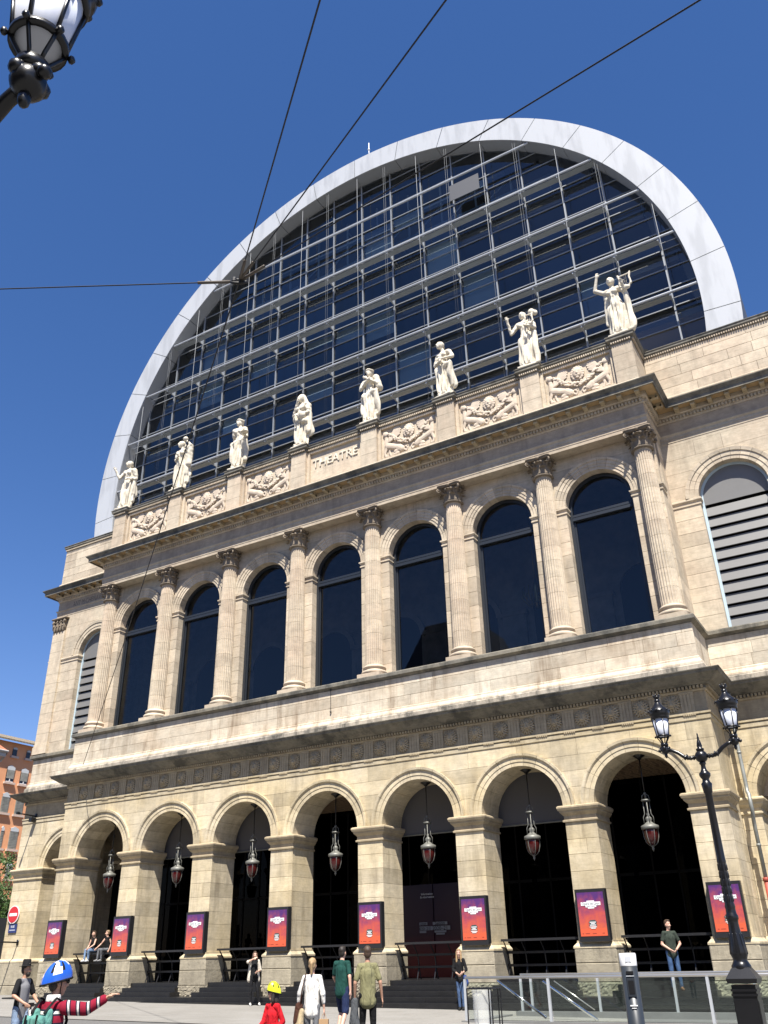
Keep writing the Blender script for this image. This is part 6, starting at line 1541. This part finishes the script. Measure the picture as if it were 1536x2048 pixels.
def x_cyc(r, J, hp, side, look):
    t = MB(); t.capsule(J['sR'],J['eR'],.072,.064,14,5); t.capsule(J['eR'],J['eR'].lerp(J['wR'],.93),.062,.046,14,5)
    a0 = sho.dot(armax); bands_ = band(a0+.04,.024)+band(a0+.14,.024)+band(a0+.25,.026)+band(a0+.36,.024)
    fuse(t, 'sleeve', stripes(tuple(armax), bands_, MAR), r, .011, 2)
    MB().lathe([(.075,1.445),(.085,1.47),(.078,1.515),(.070,1.52)], 16, (0,.0,0)).build('white_collar', WHITEC, r, True)
    b = MB()
    for qx in (-.10,.10):
        for qy in (.13,.24): b.capsule((qx,qy,1.36-.06*(qy>.2)),(qx*1.1,qy,.98),.05,.055,12,4)
    b.box(-.12,.12,.12,.27,.98,1.33); b.capsule((-.08,.28,1.14),(.08,.28,1.14),.05,.05,10,3); b.capsule((-.08,.28,1.04),(.08,.28,1.04),.05,.05,10,3); fuse(b, 'backpack', cloth('teal',(0.10,0.26,0.22)), r, .015, 3)
    s_ = MB()
    for q in (-1,1): s_.tube([(q*.10,.20,1.36),(q*.12,.06,1.49),(q*.125,-.06,1.44),(q*.13,-.12,1.28),(q*.13,-.05,1.08)], .022, 8, flat=.4)
    s_.tube([(.05,.31,1.35),(.06,.33,1.0)], .012, 6); s_.tube([(-.09,.28,1.35),(-.10,.31,1.0)], .012, 6); s_.build('backpack_strap', BLACKC, r)
    MB().ball((.02,.31,.99),(.07,.05,.06),12,8).build('yellow_pouch', plain('neon',(0.66,0.70,0.03),.5), r, True)
torso_st = stripes((0,0,1), band(1.10,.03)+band(1.24,.03)+band(1.36,.03), MAR)
person('cyclist in blue and white helmet and striped maroon sweater pointing with outstretched arm', p, RZC, tall(122,1940,9.2), dict(hed=(.0,-.05,1.625), look=(-.55,-.9,.0), sR=tuple(sho), eR=tuple(elb), wR=tuple(wri), pR=(0,0,-1), curlR=.5, eL=(.22,-.10,1.14), wL=(.16,-.30,1.02)),
       torso_st, DENIM, 'tan', ('short','dark'), .0, 1.0, hem=.88, group='people on the square', vox=.0115, extra=both(helmet(plain('helmet_blue',(0.02,0.10,0.50),.2,coat=.5), plain('helmet_white',(0.75,0.76,0.78),.25,coat=.4), 1.16), glasses(plain('black_shades',(0.01,0.01,0.01),.15)), x_cyc))
# man with hat on kick scooter
p = at_px(56,18.0)
def x_hat(r, J, hp, side, look):
    h = MB(); c = hp(0,-.02,.07); h.lathe([(.15,-.01),(.155,.0),(.10,.005),(.095,.02),(.088,.11),(.075,.125),(.0,.118)], 20, tuple(c)); h.build('black_hat', BLACKC, r, True)
    bd = MB(); bd.ball(tuple(hp(0,.045,-.075)),(.062,.062,.06),10,8); fuse(bd, 'beard', HAIR['dark'], r, .012, 2)
    s_ = MB(); s_.tube([(0,-.34,.12),(0,-.30,1.0)], .02, 8); s_.build('scooter_stem', K['steel'], r, True)
    MB().tube([(-.24,-.30,1.0),(.24,-.30,1.0)], .017, 8).box(-.05,.05,-.34,-.27,.97,1.04).build('scooter_handlebar', K['iron'], r)
    MB().box(-.06,.06,-.30,.30,.08,.12).build('scooter_deck', K['iron'], r)
    for y in (-.36,.34): MB().lathe([(.05,-.02),(.10,-.02),(.10,.02),(.05,.02)], 20).build('scooter_wheel', K['iron'], r, loc=(0,y,.10), rot=(0,PI/2,0))
hat_sh = stripes((1,0,0), [(-.5,-.135,(0.012,0.012,0.013)),(.135,.5,(0.012,0.012,0.013))], (0.17,0.17,0.18))
person('bearded man in black hat and raglan t-shirt riding a kick scooter', p, face_cam(p, .75), tall(62,1926,18.0), dict(look=(.35,-1,0), eR=(-.29,-.04,1.17), wR=(-.20,-.28,1.04), eL=(.29,-.04,1.17), wL=(.20,-.28,1.04), aL=(.05,-.10,.21), aR=(-.05,.16,.21), kL=(.09,-.12,.58), kR=(-.09,-.02,.58)),
       hat_sh, cloth('lightdenim',(0.20,0.27,0.38)), 'tan', ('short','dark'), .8, .98, hem=.80, group='people on the square', extra=x_hat)
# people by the steps
w7 = (-1.75,-2.25,gz(-1.75))
def x_w7(r, J, hp, side, look):
    c = MB()
    for s_ in (-1,1): c.capsule((s_*.14,.03,1.40),(s_*.19,.03,.82),.075,.085,12,4)
    c.capsule((0,.09,1.38),(0,.10,.85),.10,.12,12,4)
    for q in 'LR': c.capsule(J['s'+q],J['e'+q],.068,.062,12,4)
    fuse(c, 'cream_cardigan', cloth('cream',(0.55,0.50,0.42)), r, .014, 2)
    MB().ball((.02,-.17,1.0),(.10,.05,.07),10,8).build('waist_bag', BLACKC, r, True)
person('woman in black with cream cardigan lifting a hand to her face before the steps', w7, face_cam(w7, .15), 1.66, dict(eR=(-.30,-.16,1.40), wR=(-.08,-.24,1.50), eL=(.26,-.02,1.14), wL=(.12,-.18,1.08), kL=(.16,-.06,.50), aL=(.26,-.02,.085), hed=(.01,-.03,1.62)),
       BLACKC, cloth('blackpants',(0.014,0.014,0.016)), 'light', ('bob','brown'), .0, 1.0, (0.6,0.58,0.54), .86, .95, 'people on the square', extra=x_w7)
w8 = (6.15,-2.2,gz(6.15))
def x_w8(r, J, hp, side, look):
    b = MB(); b.capsule((.24,-.16,.92),(.26,-.14,.76),.075,.10,12,4); fuse(b, 'blue_handbag', cloth('blue',(0.03,0.06,0.20)), r, .014, 2)
    MB().tube([(.12,-.12,1.45),(.22,-.16,.96)], .008, 5).build('bag_strap', BLACKC, r)
person('woman with long blond hair in black top and jeans looking down into blue bag', w8, face_cam(w8, -.25), 1.66, dict(hed=(.01,-.05,1.61), look=(.15,-1,0), eR=(-.24,-.02,1.13), wR=(-.02,-.20,1.02), eL=(.26,-.02,1.14), wL=(.18,-.22,1.06), hL=(.08,0,.93), hR=(-.08,0,.93), kR=(-.07,-.02,.50), aR=(-.06,.02,.085), kL=(.08,0,.5), aL=(.08,.03,.085)),
       BLACKC, DENIM, 'light', ('long','blond'), 1.55, 1.0, (0.02,0.02,0.02), .86, .92, 'people on the square', extra=x_w8)
m9 = (12.45,-1.38,.415)
person('man in dark green t-shirt and jeans standing on the steps, hands clasped', m9, face_cam(m9, .25), 1.78, dict(look=(.45,-1,0), eR=(-.27,.0,1.14), wR=(-.08,-.17,1.0), eL=(.30,.0,1.14), wL=(.12,-.16,1.0), kL=(.12,-.03,.5), aL=(.14,0,.085)),
       cloth('bottle',(0.035,0.045,0.035)), cloth('jeans',(0.05,0.095,0.19)), 'light', ('short','brown'), .62, 1.0, (0.20,0.10,0.05), .88, 1.02, 'people on the square')
# two girls sitting on the bench rail
sit = dict(pel=(0,.02,.90), hL=(.095,0,.90), hR=(-.095,0,.90), kL=(.12,-.42,.88), kR=(-.10,-.42,.90), aL=(.10,-.36,.50), aR=(-.07,-.46,.50))
def seat(x, lab, rz, pose, **kw):
    z = 1.86-(.90-.11)*kw.get('H',1.6)/1.75; kw.pop('H',None)
    return person(lab, (x,.06,z), rz, 1.6, {**sit, **pose}, **kw, group='people on the square')
seat(-12.25, 'girl with long brown hair and torn jeans sitting on the bench rail', -.05, dict(che=(0,-.06,1.26), nek=(0,-.09,1.43), hed=(.02,-.13,1.58), sL=(.17,-.08,1.38), sR=(-.17,-.08,1.38), eL=(.22,-.20,1.12), wL=(.14,-.42,.98), eR=(-.22,-.14,1.10), wR=(-.18,-.30,.92), look=(.2,-1,0)),
     top=BLACKC, wide=.92, bottom=cloth('palejeans',(0.17,0.25,0.38)), hair=('long','brown'), sleeve=.0, shoes=(0.6,0.6,0.6), hem=.84, slim=.92)
seat(-11.45, 'girl in black sleeveless top and grey trousers sitting on the bench rail', -.15, dict(che=(0,-.04,1.26), nek=(0,-.06,1.43), hed=(.0,-.09,1.58), sL=(.17,-.05,1.38), sR=(-.17,-.05,1.38), eR=(-.26,-.20,1.15), wR=(-.30,-.40,.98), look=(-.6,-1,0)),
     top=BLACKC, wide=.92, bottom=cloth('greyjogger',(0.12,0.125,0.135)), hair=('short','darkblond'), sleeve=.0, shoes=(0.25,0.25,0.25), hem=.84, slim=.92)
# ------------------------------------------------------------------ fuse all grown meshes, then copy the relief
run_queue()
for it in REL[1:]:
    k, x = it; c_ = REL[0].copy(); C.objects.link(c_); c_.parent = PANELS[k]; c_.location = (x, .05, 21.60)
